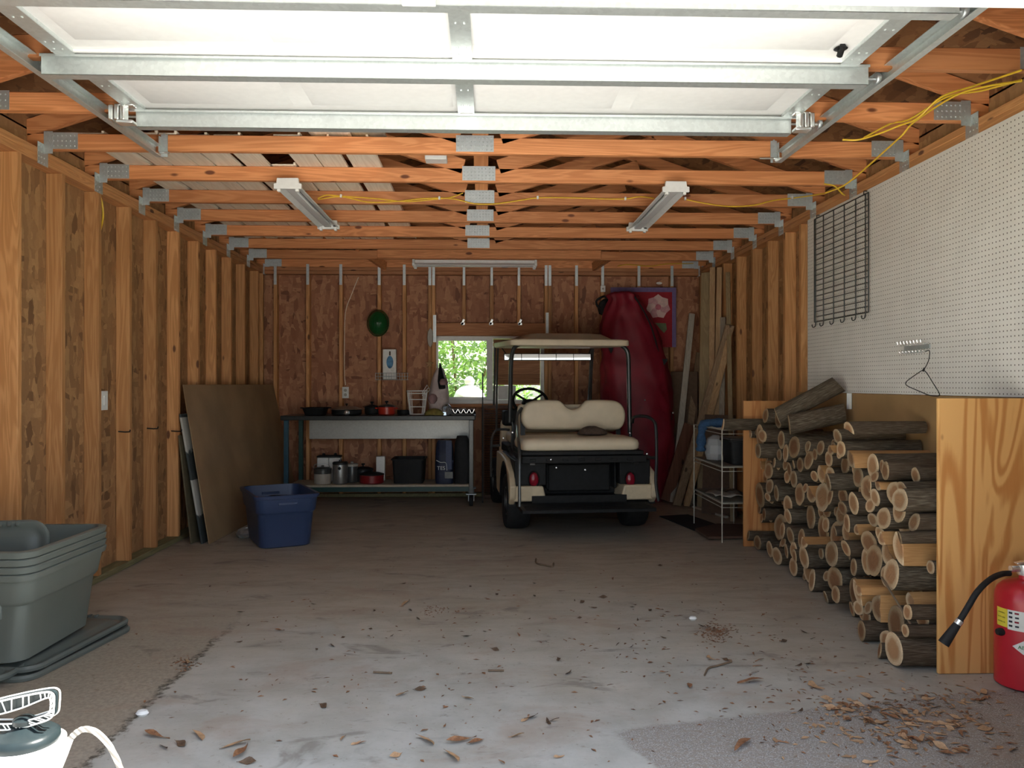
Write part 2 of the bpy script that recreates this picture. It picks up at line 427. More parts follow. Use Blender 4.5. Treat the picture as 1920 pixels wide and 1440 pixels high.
def strap(parent, x, z0, z1, w=.03, y=YB):
    mb = MB().box((x - w / 2, y - .003, z0), (x + w / 2, y - .0005, z1))
    z = z0 + .02
    while z < z1 - .01:
        for dx in (-w / 5, w / 5): mb.lathe([(.004, 0), (.003, -.003)], (x + dx, y - .003, z), 6, 'y')
        z += .035
    return mb.build('metal_strap', M['clip'], parent)
for p in SXP: strap(wb, bx(p), 2.27, 2.49)
for p in (870, 922, 973): strap(wb, bx(p), 2.27, 2.49, .026)
strap(wb, bx(815), 1.66, 1.95, .034); strap(wb, bx(1026), 1.70, 1.98, .03)
for p in (868, 921, 975):
    x = bx(p); MB().bar((x - .012, YB - .004, 1.845), (x + .012, YB - .004, 1.905), .022, .004, (0, 1, 0)).box((x - .022, YB - .006, 1.845), (x + .02, YB, 1.87)).build('metal_clip', M['bright_metal'], wb)

wf = MB().box((XL - SD - .012, YF0, 0), (-1.56, YF1, HT)).box((1.50, YF0, 0), (XR + SD + .012, YF1, HT))
wf.prism([(XL - SD - .012, HT), (XR + SD + .012, HT), (XR + SD, roof_z(XR + SD)), (APEX, roof_z(APEX)), (XL - SD, roof_z(XL - SD))], (0, YF0, 0), (1, 0, 0), (0, 0, 1), (0, .1, 0))
wf.box((-1.56, YF0, 2.257), (1.50, YF1, HT))
struct(wf, 'wall_front', M['white_paint'])
# the roof sheathing, both slopes and the eaves
rf = MB()
for s in (-1, 1):
    xe = APEX + s * 2.95
    ze = roof_z(APEX) - 2.95 * RISE
    rf.hexa([(APEX, 1.75, roof_z(APEX)), (xe, 1.75, ze), (xe, 8.9, ze), (APEX, 8.9, roof_z(APEX))], [(APEX, 1.75, roof_z(APEX) + .02), (xe, 1.75, ze + .02), (xe, 8.9, ze + .02), (APEX, 8.9, roof_z(APEX) + .02)])
    xs = XL - SD if s < 0 else XR + SD
    rf.box((xs, 1.9, HT + .11), (xs + s * .012, 8.62, roof_z(xs) + .0))
struct(rf, 'ceiling', M['osb_roof'])

# ------------------------------------------------------------------ window and the greenery outside
wn = MB()
yw0, yw1 = YB + .03, YB + .085
def wbx(x0, x1, z0, z1, a=yw0, b=yw1): wn.box((x0, a, z0), (x1, b, z1))
FT = .03
wbx(WX0, WX1, WZ1 - FT, WZ1); wbx(WX0, WX1, WZ0, WZ0 + .045); wbx(WX0, WX0 + .022, WZ0, WZ1); wbx(WX1 - .05, WX1, WZ0, WZ1)
win = struct(wn, 'window_1', M['white_paint'], bevel=.004)
sash = MB(); mx = pty(919, 700, YB).x
sash.box((mx - .038, yw0 - .004, WZ0 + .04), (mx + .032, yw1 - .01, WZ1 - .025)); sash.box((WX0 + .02, yw0 + .01, WZ1 - .05), (mx, yw1 - .01, WZ1 - .025)); sash.box((WX0 + .02, yw0 + .01, WZ0 + .045), (mx, yw1 - .01, WZ0 + .075))
sash.build('window_sash', M['white'], win, bevel=.003)
def glass():
    t = NT('window_glass'); t.b.inputs['Transmission Weight'].default_value = 1.0; t.b.inputs['IOR'].default_value = 1.1
    return t.out((.95, .98, .96), .01)
M['glass'] = glass()
MB().box((WX0 + .02, yw0 + .028, WZ0 + .06), (mx - .03, yw0 + .031, WZ1 - .04)).build('window_pane', M['glass'], win)
M['panel_brown'] = wood('brown_board', 'x', (.30, .13, .06), (.40, .19, .09), (.12, .05, .02), knots=False)
sx0, sx1 = mx + .034, WX1 - .052
zb = pty(960, 722, YB).z
bd = thing('wooden_board', ((sx0 + sx1) / 2, yw0, zb), 'brown wooden board blocking one half of the back window', 'board')
MB().box((sx0, yw0 + .012, zb + .12), (sx1, yw0 + .026, WZ1 - .032)).box((sx0, yw0 + .023, zb), (sx1, yw0 + .027, zb + .12)).build('board_panel', M['panel_brown'], bd)
for i in range(5):
    z = zb + .012 + i * .022
    MB().box((sx0, yw0 + .008, z), (sx1, yw0 + .022, z + .017)).build('slat', M['panel_brown'], bd, bevel=.003)
pb = tag(MB().box((sx0, yw0 + .010, WZ0 + .046), (sx0 + (sx1 - sx0) * .48, yw0 + .02, zb - .006)).build('painted_board', M['white_paint']), 'short white board filling the bottom gap of the blocked window half', 'board')

def leaf_material(name, a, b):
    t = NT(name); v = t.coord(); n = t.noise(v, 9, 4, .7); t.b.inputs['Subsurface Weight'].default_value = 0.0
    return t.out(t.mix(t.step(n, .3, .7), a, b), .5)
M['bush'] = leaf_material('bush_leaves', (.14, .26, .08), (.48, .60, .30))
M['twig'] = plain('twig_bark', (.16, .11, .07), .8)
def bush(name, c, rx, ry, rz, n, label, seed):
    rr = random.Random(seed); mb = MB()
    for _ in range(n):
        d = Vector((rr.gauss(0, 1), rr.gauss(0, 1), rr.gauss(0, 1))).normalized() * (rr.random() ** .35)
        p = Vector(c) + Vector((d.x * rx, d.y * ry, d.z * rz))
        if p.z < .05: continue
        e = Euler((rr.uniform(-.9, .9), rr.uniform(-.9, .9), rr.uniform(0, 6.3))).to_matrix(); s = rr.uniform(.04, .085)
        mb._add([p + e @ Vector(q) for q in ((-s, 0, 0), (0, -s * .5, .01), (s, 0, 0), (0, s * .5, .01))], [(0, 1, 2, 3)])
    t = thing(name, (c[0], c[1], 0), label, 'bush')
    mb.build('foliage', M['bush'], t, smooth=False, fix=False)
    st = MB()
    for i in range(7):
        a = i * .9; st.tube(smooth_path([(c[0] + .05 * math.cos(a), c[1] + .05 * math.sin(a), -.06), (c[0] + .3 * rx * math.cos(a), c[1] + .3 * ry * math.sin(a), c[2] * .7), (c[0] + .6 * rx * math.cos(a), c[1] + .6 * ry * math.sin(a), c[2] + rz * .6)], 5), .015, 6)
    st.build('stem', M['twig'], t)
bush('garden_bush', (-.35, 12.0, 1.3), 1.25, .8, 1.25, 3600, 'leafy green bush seen through the clear window pane', 3)
bush('garden_bush', (1.6, 14.5, 1.6), 1.8, 1.0, 1.7, 2600, 'paler bush farther out beyond the back window', 5)
bush('garden_bush', (-2.6, 15.5, 1.9), 2.4, 1.1, 1.9, 2600, 'far green bush at the edge of the window view', 8)
gd = thing('reflection_stand_in', pty(880, 745, 10.2) + Vector((0, 0, -.9)), 'white domed stand-in for a reflection in the window pane, on a grey stalk', 'reflection stand-in')
cc = pty(880, 745, 10.2)  # added domed shape, stands in for a reflection in the window glass
MB().lathe([(.21, -.14), (.2, -.05), (.17, .02), (.11, .07), (.04, .1), (.01, .105)], (cc.x, cc.y, cc.z + .06), 24).build('dome', M['white'], gd)
MB().tube([(cc.x, cc.y, -.06), (cc.x, cc.y, cc.z - .05)], .05, 10).build('post', M['grey_tube'], gd)
MB().lathe([(.01, .15), (.06, .17), (.065, .22), (.04, .26), (.01, .27)], (cc.x, cc.y, cc.z), 16).build('finial', M['white'], gd)

# ------------------------------------------------------------------ roof trusses
ORD = ['first', 'second', 'third', 'fourth', 'fifth', 'sixth', 'seventh', 'eighth', 'ninth', 'tenth', 'eleventh', 'twelfth']
TB = .089
def truss_parts(t, ybk, gable=False):
    y1, y0 = ybk, ybk - .038; xa, xb = XL - SD, XR + SD
    rr = random.Random(int(ybk * 100))
    MB().box((xa, y0, HT + .001), (xb, y1, HT + TB)).build('bottom_chord', M['truss'], t, bevel=.003, seg=1)
    apz = roof_z(APEX) - .006
    for s in (-1, 1):
        xe = APEX + s * 2.47; ze = roof_z(xe) - .006
        MB().hexa([(xe, y0, ze - .094), (xe, y1, ze - .094), (xe, y1, ze), (xe, y0, ze)], [(APEX, y0, apz - .094), (APEX, y1, apz - .094), (APEX, y1, apz), (APEX, y0, apz)]).build('top_chord', M['truss'], t, bevel=.003, seg=1)
        q = APEX + s * 1.22
        MB().bar((APEX + s * .11, (y0 + y1) / 2, HT + TB + .01), (q, (y0 + y1) / 2, roof_z(q) - .12), .038, .089, (0, 0, 1)).build('web', M['truss'], t)
        w = XL if s < 0 else XR
        g = MB().box((w - s * .02, y0 - .002, HT + .006), (w - s * .18, y0 - .0003, HT + TB + .005))
        for i in range(7):
            for j in range(3): g.lathe([(.005, 0), (.003, -.004)], (w - s * (.03 + i * .022), y0 - .002, HT + .022 + j * .027), 5, 'y')
        g.build('gusset_plate', M['clip'], t)
        h = MB().box((w - s * .003, y0 - .06, HT - .085), (w - s * .0005, y1 + .0, HT + .03))
        h.box((w - s * .003, y0 - .0045, HT - .02), (w - s * .05, y0 - .0025, HT + TB + .01))
        for i in range(4):
            for j in range(3): h.lathe([(.005, 0), (.003, -s * .004)], (w - s * .003, y0 - .05 + j * .025, HT - .075 + i * .028), 5, 'x')
        h.build('hurricane_tie', M['clip'], t)
    MB().box((APEX - .045, y0, HT + TB), (APEX + .045, y1, apz - .1)).build('king_post', M['truss_z'], t, bevel=.003, seg=1)
    dx = rr.uniform(-.02, .03)
    g = MB().box((APEX - .13 + dx, y0 - .002, HT + .012), (APEX + .075 + dx, y0 - .0003, HT + TB + .012))
    for i in range(9):
        for j in range(4): g.lathe([(.006, 0), (.004, -.004)], (APEX - .118 + dx + i * .0225, y0 - .002, HT + .024 + j * .021), 5, 'y')
    g.build('gusset_plate', M['clip'], t)
TY = [4.35 + .6096 * k for k in range(-3, 7)]
TL = ['roof truss hidden behind the open garage door next to the opening', 'roof truss crossing above the middle of the open garage door', 'roof truss crossing above the inner end of the open garage door',
      'roof truss that carries the track hangers at the end of the garage door', 'second roof truss beyond the garage door, at the near ends of the strip lights', 'roof truss with the yellow cable stapled along its chord',
      'roof truss at the far ends of the two parallel strip lights', 'bare roof truss next beyond the far ends of the parallel strip lights', 'roof truss second before the end gable, bare of cables', 'roof truss right before the end gable, above the lone strip light']
for i, y in enumerate(TY):
    t = thing('roof_truss', (APEX, y, HT), TL[i], 'roof truss', 'roof trusses')
    truss_parts(t, y)
t = thing('roof_truss', (APEX, YB + .05, HT), 'gable end truss sitting on the plates of the window wall', 'roof truss', 'roof trusses')
truss_parts(t, YB + .05, True)
for px, s, lab in ((700, 1, 'diagonal wooden brace at the end gable above the tall green helmet'), (1135, -1, 'diagonal wooden brace at the end gable above the red bag')):
    p = pty(px - s * 30, 466, 7.97); q = pty(px + s * 22, 500, YB - .02)
    p.z = HT + .12; q.z = HT + .01
    tag(MB().bar(p, q, .038, .089, (0, 0, 1)).build('diagonal_brace', M['truss'], bevel=.003), lab, 'brace')
xa, xb = pty(708, 480, 7.96).x, pty(1126, 480, 7.96).x
tag(MB().box((xa, 7.925, HT + .005), (xb, 7.963, HT + .094)).build('scab_board', M['truss'], bevel=.003), 'shorter orange board doubled onto the roof truss above the lone strip light', 'board')

# pale planks stored up on the chords
M['siding'] = wood('pale_siding', 'y', (.78, .68, .54), (.88, .79, .65), (.3, .24, .18), knots=False, var=.12)
rr = random.Random(4); x = -2.2; i = 0
while x < -.52:
    w = rr.choice([.10, .15, .15, .18]); th = rr.choice([.008, .012])
    if x + w > -.5: break
    ya = 4.33 + rr.uniform(-.02, .05) if rr.random() < .85 else 4.9
    z = HT + TB + .0015
    mb = MB().box((x, ya, z), (x + w - .006, 7.55 + rr.uniform(-.3, .3), z + th))
    mb.box((x + w - .02, ya, z + th), (x + w - .006, 7.4, z + th + .012))
    tag(mb.build('siding_plank', M['siding'], bevel=.002), 'pale siding plank lying flat on the roof trusses beside the strip light', 'plank', 'siding planks stored up on the trusses')
    x += w + (rr.uniform(.0, .012) if i % 4 else .03); i += 1
for k, (xa, xb, zz, l) in enumerate(((-.96, -.74, .0, 'crumpled end of a pale plank bundle poking over the first visible truss'), (-.80, -.56, .022, 'upper pale plank laid across the bundle above the first visible truss'))):
    z = HT + TB + .03 + zz
    mb = MB(); n = 6
    top = [[(xa + (xb - xa) * j / n, 4.08 + .42 * i / 5 + .02 * rr.random(), z + rr.uniform(-.004, .008)) for j in range(n + 1)] for i in range(6)]
    mb.loft(top, closed=False)
    tag(mb.build('siding_plank', M['siding'], solid=.012), l, 'plank')
# ------------------------------------------------------------------ overhead garage door, open
DX0, DX1 = -1.64, 1.47; DZ = CAMZ + 1.265          # underside of the panels
gd = thing('garage_door', ((DX0 + DX1) / 2, 3.0, DZ), 'open white sectional garage door with galvanised struts lying overhead', 'garage door')
SECT = [(2.185, 2.46, -.10), (2.485, 3.095, 0), (3.115, 3.755, .0)]
for y0, y1, dz in SECT:
    mb = MB()
    def zz(y): return DZ + dz * max(0, (2.46 - y) / .27)
    mb.hexa([(DX0, y0, zz(y0)), (DX1, y0, zz(y0)), (DX1, y1, zz(y1)), (DX0, y1, zz(y1))], [(DX0, y0, zz(y0) + .03), (DX1, y0, zz(y0) + .03), (DX1, y1, zz(y1) + .03), (DX0, y1, zz(y1) + .03)])
    if dz == 0:
        w = (DX1 - DX0 - .3) / 4
        for i in range(4):
            a = DX0 + .13 + i * (w + .02); b = a + w - .06; e = .035
            mb.hexa([(a + e, y0 + .13 + e, DZ - .012), (b - e, y0 + .13 + e, DZ - .012), (b - e, y1 - .13 - e, DZ - .012), (a + e, y1 - .13 - e, DZ - .012)],
                    [(a, y0 + .13, DZ + .001), (b, y0 + .13, DZ + .001), (b, y1 - .13, DZ + .001), (a, y1 - .13, DZ + .001)])
        for yy in (y0 + .02, y0 + .05, y1 - .05, y1 - .02): mb.box((DX0, yy - .006, DZ - .012), (DX1, yy + .006, DZ))
    mb.build('door_section', M['white_door'], gd, bevel=.003)
STR = [(2.47, -1.66, 1.505), (3.07, -1.69, 1.505), (3.68, -1.60, 1.435)]
for k, (y, a, b) in enumerate(STR):
    z0 = DZ - .088
    mb = MB().box((a, y, z0), (b, y + .0025, DZ - .012)).box((a, y, DZ - .0145), (b, y + .024, DZ - .012)).box((a, y, z0), (b, y + .05, z0 + .0025))
    mb.box((a, y + .048, z0), (b, y + .05, DZ - .012)).box((a, y - .014, DZ - .0145), (b, y, DZ - .012)).box((a, y - .014, DZ - .024), (b, y - .0125, DZ - .012))
    mb.build('strut', M['galv'], gd, bevel=.0015, seg=1)
for y0, y1 in ((2.5, 3.065), (3.125, 3.675)):
    for xa, xb in ((-.128, -.053), (DX0 + .01, DX0 + .085), (DX1 - .085, DX1 - .01)):
        mb = MB().box((xa, y0, DZ - .016), (xb, y1, DZ - .0135)).box((xa, y0, DZ - .0145), (xa + .0025, y1, DZ)).box((xb - .0025, y0, DZ - .0145), (xb, y1, DZ))
        if xa > -.2 and xa < 0: pass
        for yy in (y0 + .06, y0 + .1, y0 + .25, y1 - .12, y1 - .06):
            for f in (.3, .7): mb.lathe([(.005, 0), (.004, -.004)], (xa + (xb - xa) * f, yy, DZ - .016), 6)
        mb.build('stile', M['galv'], gd)
mb = MB().box((-.118, 3.66, DZ - .02), (-.06, 3.69, DZ - .0146)).box((-.26, 2.455, DZ - .093), (-.155, 2.471, DZ - .01))
mb.build('lift_bracket', M['white_paint'], gd, bevel=.004)
for x, s in ((DX0 + .02, -1), (DX1 - .02, 1)):
    mb = MB(); y = 3.60
    for i in range(3):
        mb.box((x + s * (.0 + i * .026) - .012, y - .01 + .0, DZ - .085), (x + s * (.0 + i * .026) + .008, y + .035, DZ - .018 + .004 * (i % 2)))
    mb.box((x - .03, y - .005, DZ - .02), (x + .045 * 1, y + .04, DZ - .012)); mb.box((x - .03, y - .012, DZ - .1), (x + .045, y + .04, DZ - .085))
    mb.build('top_bracket', M['bright_metal'], gd, bevel=.004)
TXL, TXR = -1.725, 1.585
for y in (2.58, 3.16, 3.72):
    for x, s in ((TXL, -1), (TXR, 1)):
        e = DX0 if s < 0 else DX1
        r = MB().lathe([(.021, -.009), (.023, -.006), (.023, .006), (.021, .009)], (x, y, DZ - .03), 14, 'x')
        r.tube([(e - s * .03, y, DZ - .03), (x, y, DZ - .03)], .0055, 8)
        r.build('roller', M['clip'], gd)
MB().lathe([(.02, -.004), (.026, 0), (.02, .004)], (1.33, 2.93, DZ - .008), 14).tube([(1.325, 2.90, DZ - .008), (1.33, 2.94, DZ - .03)], .012, 8).build('lock_hole', M['black'], gd)
for s, x, lab in ((-1, TXL, 'galvanised door track running overhead on the bare stud wall side'), (1, TXR, 'galvanised door track running overhead on the pegboard side')):
    tr = thing('door_track', (x, 3.2, DZ - .03), lab, 'track')
    z = DZ - .03; ye = 4.27
    def rail(y0, y1, za, zb):
        prof = [(-.030, .026), (-.030, -.024), (-.024, -.030), (.006, -.030), (.006, -.0275), (-.023, -.0275), (-.0275, -.023), (-.0275, .023), (-.023, .0275), (.006, .0275), (.006, .030), (-.024, .030)]
        mb.prism([(-s * p, q) for p, q in prof], (x, y0, za), (1, 0, 0), (0, 0, 1), (0, y1 - y0, zb - za))
    mb = MB(); rail(2.17, ye, z, z - .0); mb.build('rail', M['galv'], tr)
    hx = x - s * .005
    hb = MB().box((hx - .018, 4.300, z - .02), (hx + .018, 4.303, HT + .085)).box((hx + s * .018 - .0015, 4.272, z - .0), (hx + s * .018 + .0015, 4.303, HT + .07))
    for i in range(5): hb.lathe([(.007, 0), (.0065, -.001)], (hx, 4.2995, z + .04 + i * .03), 8, 'y')
    hb.build('hanger_bracket', M['clip'], tr)
    if s > 0: MB().tube([(x - .10, 4.255, z - .01), (x + .03, 4.255, z - .01)], .005, 8).box((x - .02, 4.245, z - .028), (x + .03, 4.275, z - .012)).build('stop_bolt', M['bright_metal'], tr)
    else: MB().tube([(x, 4.255, z - .01), (x + .05, 4.255, z - .01)], .005, 8).build('stop_bolt', M['bright_metal'], tr)

# ------------------------------------------------------------------ strip lights (switched off)
def strip_light(lab, c, along, L=1.22):
    # channel with end plates and reflector troughs; built along local y
    t = thing('strip_light', c, lab, 'light fixture', 'fluorescent strip fixtures', rz=0 if along == 'y' else R(90), local=True)
    h = L / 2
    mb = MB(); prof = [(-.078, -.005), (-.074, -.008), (-.035, .012), (-.035, .045), (.035, .045), (.035, .012), (.074, -.008), (.078, -.005), (.038, .018), (.03, .050), (-.03, .050), (-.038, .018)]
    mb.prism(prof, (0, -h, 0), (1, 0, 0), (0, 0, 1), (0, L, 0)); mb.build('reflector', M['white_paint'], t)
    MB().box((-.026, -h + .02, -.006), (.026, h - .02, .014)).build('ballast_cover', M['lampgrey'], t, bevel=.005)
    for y, w in ((-h, 1), (h, 1)):
        e = MB().prism([(-.083, -.016), (.083, -.016), (.083, .016), (.068, .018), (.064, .05), (-.064, .05), (-.068, .018), (-.083, .016)], (0, y - .012, 0), (1, 0, 0), (0, 0, 1), (0, .024, 0))
        e.build('end_plate', M['white_paint'], t, bevel=.003)
        for x in (-.055, .055):
            y2 = y + (.02 if y < 0 else -.02)
            MB().box((x - .010, min(y, y2) - .004, -.030), (x + .010, max(y, y2) + .004, .0)).build('lamp_holder', M['white'], t, bevel=.003)
    if along == 'y':
        MB().lathe([(.014, 0), (.010, -.006)], (.055, h - .05, .0), 10).build('knockout_plug', M['dark_metal'], t)
    return t
M['lampgrey'] = plain('reflector_enamel', (.76, .77, .77), .3, var=.03)
strip_light('strip light under the pale planks, on the green helmet side of the ceiling', (-1.195, 5.45, HT - .057), 'y', 1.24)
strip_light('strip light on the pegboard side of the ceiling', (1.165, 5.45, HT - .057), 'y', 1.24)
strip_light('strip light hung crosswise close to the back wall', (-.11, 7.98, HT - .057), 'x', 1.22)
p = pty(818, 299, 4.75)
tag(MB().box((p.x - .065, 4.70, p.z - .012), (p.x + .065, 4.80, p.z + .016)).box((p.x - .055, 4.71, p.z + .016), (p.x + .055, 4.79, p.z + .03)).build('junction_box', M['white'], bevel=.004), 'small white block among the trusses near the middle of the ceiling', 'box')

# ------------------------------------------------------------------ yellow cables
def cable(pts, lab, name='yellow_cable', r=.0045, m='yellow', group=None):
    return tag(MB().tube(smooth_path(pts, 6), r, 6).build(name, M[m]), lab, 'cable', group)
def on_truss(k, L, off=.006): return [pty(px, py, TY[k] - .038 - off) for px, py in L]
cable(on_truss(5, [(596, 372), (612, 366), (640, 368), (700, 372), (760, 378), (812, 374), (846, 370), (868, 362)]), 'yellow cable from the first strip light, upper of two strands, stapled to the truss')
c2 = cable(on_truss(5, [(596, 374), (640, 369), (690, 379), (740, 378), (800, 372), (850, 373), (890, 382), (930, 382), (980, 375), (1010, 371), (1070, 371), (1130, 373), (1172, 373), (1200, 369), (1226, 372)], .012), 'long yellow cable dipping along the truss from one strip light to the other')
cable(on_truss(5, [(1282, 373), (1320, 381), (1366, 387), (1412, 385), (1450, 376), (1490, 371), (1520, 367), (1548, 362)]), 'yellow cable sagging from the second strip light towards the pegboard')
def free(pts): return [ptx(px, py, X) for px, py, X in pts]
cable(free([(1548, 362, 1.95), (1580, 349, 1.98), (1606, 330, 2.0), (1640, 300, 2.0), (1690, 255, 2.0), (1715, 228, 2.02), (1790, 180, 2.02), (1850, 162, 2.05), (1915, 152, 2.06)]), 'yellow cable looping over the trusses above the pegboard, lowest of the bundle')
cable(free([(1580, 262, 1.72), (1610, 262, 1.78), (1650, 250, 1.88), (1685, 236, 1.95), (1720, 222, 1.98), (1765, 182, 2.03), (1830, 160, 2.06), (1915, 132, 2.08)]), 'yellow cable in the bundle above the pegboard, its end stapled to a truss')
cable(free([(1620, 258, 1.9), (1670, 232, 1.95), (1705, 224, 1.98), (1775, 182, 2.05), (1840, 170, 2.08), (1915, 150, 2.10)]), 'yellow cable in the bundle above the pegboard, running straight between the others')
cable(free([(1546, 345, 1.97), (1565, 349, 2.0), (1578, 362, 2.06), (1584, 366, 2.1)]), 'short yellow cable dropping behind the top of the pegboard')
cable(on_truss(4, [(166, 285), (180, 295), (205, 298), (232, 294), (300, 288), (400, 287)], -.05), 'yellow cable lying over the pale planks next to the plate of the bare stud wall')
cable(free([(186, 362, XL - .05), (192, 385, XL - .04), (193, 410, XL - .04), (186, 440, XL - .05)]), 'short yellow cable end hanging down between the wall studs', r=.006)
cable([pty(px, py, YB - .035) for px, py in [(1158, 499), (1175, 496), (1190, 497), (1220, 499), (1250, 495), (1300, 494)]], 'thin yellow cable stapled along the gable truss above the red bag')
cable([pty(px, py, YB + SD - .006) for px, py in [(672, 520), (660, 550), (648, 585), (646, 640), (646, 700), (648, 722)]], 'pale cable running down the back wall to the outlet over the bench', name='wall_cable', m='siding')
for j, (k, px, py) in enumerate(((5, 640, 368), (5, 824, 372), (5, 1008, 371), (5, 1172, 373), (5, 1282, 373), (5, 1484, 371), (4, 1577, 259))):
    pass
def staples():
    for k, px, py, where in ((5, 640, 368, 'beside the first strip light'), (5, 824, 372, 'where two strands cross near mid ceiling'), (5, 1008, 371, 'just past the middle plate'), (5, 1172, 373, 'shortly before the second strip light'), (5, 1284, 373, 'right past the second strip light'), (5, 1484, 371, 'nearest the pegboard')):
        p = pty(px, py, TY[k] - .038)
        tag(MB().box((p.x - .007, p.y - .020, p.z - .011), (p.x + .007, p.y, p.z + .011)).build('cable_staple', M['white'], bevel=.003), 'white cable staple on the yellow cable, ' + where, 'staple')
staples()

# ------------------------------------------------------------------ bare stud wall: switch, spikes, leaning sheets
c = ptx(194, 751, XL - .03)
sw = thing('light_switch', (c.x, c.y, c.z), 'white light switch between the studs of the bare wall', 'switch')
MB().box((c.x - .05, c.y - .035, c.z - .055), (c.x + .004, c.y + .035, c.z + .055)).build('switch_box', M['white'], sw, bevel=.004)
MB().box((c.x + .004, c.y - .04, c.z - .06), (c.x + .009, c.y + .04, c.z + .06)).build('cover_plate', M['white'], sw, bevel=.003)
MB().box((c.x + .009, c.y - .016, c.z - .03), (c.x + .014, c.y + .016, c.z + .03)).build('rocker', M['white_paint'], sw, bevel=.003)
for (px, py, lab) in ((231, 809, 'dark metal spike in the stud closest to the switch'), (284, 803, 'dark metal spike in the stud midway between switch and leaning sheets'), (329, 808, 'dark metal spike in the stud next to the leaning sheets')):
    p = ptx(px, py, XL)
    tag(MB().tube([p + Vector((-.03, 0, .0)), p + Vector((.02, -.01, -.003)), p + Vector((.055, -.03, .0)), p + Vector((.06, -.035, .012))], .005, 6).build('metal_spike', M['dark_metal']), lab, 'spike')

def sheet(name, lab, cat, nb, fb, nt, ft, th, mat, edge=None):
    nb, fb, nt, ft = map(Vector, (nb, fb, nt, ft)); n = (fb - nb).cross(nt - nb).normalized()
    if n.x < 0: n = -n
    mb = MB().hexa([nb, fb, fb - n * th, nb - n * th], [nt, ft, ft - n * th, nt - n * th])
    return tag(mb.build(name, mat, bevel=.002, seg=1), lab, cat)
sheet('hardboard_sheet', 'big tan hardboard sheet leaning on the stud wall, in front of two others', 'sheet', (-2.08, 6.04, .004), (-1.98, 8.44, .004), (-2.335, 6.2, 1.205), (-2.245, 8.45, 1.205), .008, M['hardboard_dull'])
def tape_edge():
    t = NT('taped_board'); v = t.coord(); s = t.n('ShaderNodeSeparateXYZ'); t.l(v, s.inputs[0])
    f = t.math('FRACT', t.math('MULTIPLY', s.outputs[2], 2.1)); n = t.noise(v, 18, 3)
    return t.out(t.mix(t.step(t.math('ADD', f, t.math('MULTIPLY', n, .3)), .55, .62), (.05, .06, .06), (.50, .49, .45)), .6)
sheet('insulation_board', 'dark board with patchy white edge, second of the leaning sheets', 'sheet', (-2.135, 6.06, .004), (-2.06, 8.2, .004), (-2.337, 6.16, .98), (-2.262, 8.2, .98), .016, tape_edge())
sheet('plywood_sheet', 'olive brown sheet edge closest to the studs, behind the two other leaning sheets', 'sheet', (-2.215, 6.05, .004), (-2.14, 8.0, .004), (-2.335, 6.12, .82), (-2.262, 8.0, .82), .012, plain('olive_sheet', (.12, .10, .06), .6))

# ------------------------------------------------------------------ pegboard and what hangs on it
def peg_material():
    t = NT('pegboard_white'); v = t.coord(); s = t.n('ShaderNodeSeparateXYZ'); t.l(v, s.inputs[0])
    P = .0254
    a = t.math('SUBTRACT', t.math('FRACT', t.math('MULTIPLY', s.outputs[1], 1 / P)), .5); b = t.math('SUBTRACT', t.math('FRACT', t.math('MULTIPLY', s.outputs[2], 1 / P)), .5)
    d = t.math('SQRT', t.math('ADD', t.math('MULTIPLY', a, a), t.math('MULTIPLY', b, b)))
    h = t.math('SUBTRACT', 1.0, t.step(d, .11, .145))
    n = t.noise(v, 5, 4); c = t.mix(t.step(n, .3, .7), (.76, .735, .695), (.82, .795, .755))
    c = t.mix(h, c, (.09, .07, .055)); t.bump(t.math('SUBTRACT', 1.0, h), .4, .003)
    return t.out(c, .45)
M['peg'] = peg_material()
PX = XR - .008
tag(MB().box((PX, 3.16, 1.153), (XR - .002, 5.60, HT - .078)).build('pegboard', M['peg']), 'large white pegboard covering the upper part of the wall over the firewood', 'pegboard')
tag(MB().box((XR - .007, 3.27, .045), (XR - .001, 5.80, 1.150)).build('wall_lining', M['hardboard']), 'tan hardboard lining on the wall behind the firewood stack', 'panel')
p = ptx(1595, 740, XR - .01)
tag(MB().box((XR - .028, p.y - .016, 1.052), (XR - .0085, p.y - .013, 1.152)).box((XR - .028, p.y + .013, 1.052), (XR - .0085, p.y + .016, 1.152)).box((XR - .011, p.y - .016, 1.052), (XR - .0085, p.y + .016, 1.152)).build('shelf_standard', M['white_paint']), 'short white metal strip below the pegboard edge above the firewood', 'bracket')
gr = thing('wire_grid', (PX - .02, 5.06, 1.63), 'black wire grid panel hanging on the pegboard', 'wire grid')
gy0, gy1, gz0, gz1 = 4.665, 5.445, 1.64, 2.355
mb = MB(); gx = PX - .016
ys = [gy0, gy0 + .03] + [gy0 + (gy1 - gy0) * k / 5 for k in range(1, 5)] + [gy1 - .03, gy1]
for i, y in enumerate(ys):
    if i in (0, 7): mb.tube([(gx, y, gz0), (gx, y, gz1)], .0036, 6)
mb.tube([(gx, gy0, gz0), (gx, gy1, gz0)], .0036, 6); mb.tube([(gx, gy0, gz1), (gx, gy1, gz1)], .0036, 6)
mb.build('outer_frame', M['dark_metal'], gr)
for i, y in enumerate(ys):
    if i in (0, 7): continue
    w = MB().tube(smooth_path([(gx - .004, y, gz1), (gx - .004, y, gz0 + .1), (gx - .004, y, gz0 - .012), (gx - .014, y - .004, gz0 - .035), (gx - .03, y - .01, gz0 - .036), (gx - .034, y - .012, gz0 - .018)], 4), .0034, 6)
    w.build('hook_wire', M['dark_metal'], gr)
for k in range(1, 20):
    z = gz0 + (gz1 - gz0) * k / 20
    MB().tube([(gx + .003, gy0, z), (gx + .003, gy1, z)], .0026, 6).build('cross_wire', M['dark_metal'], gr)
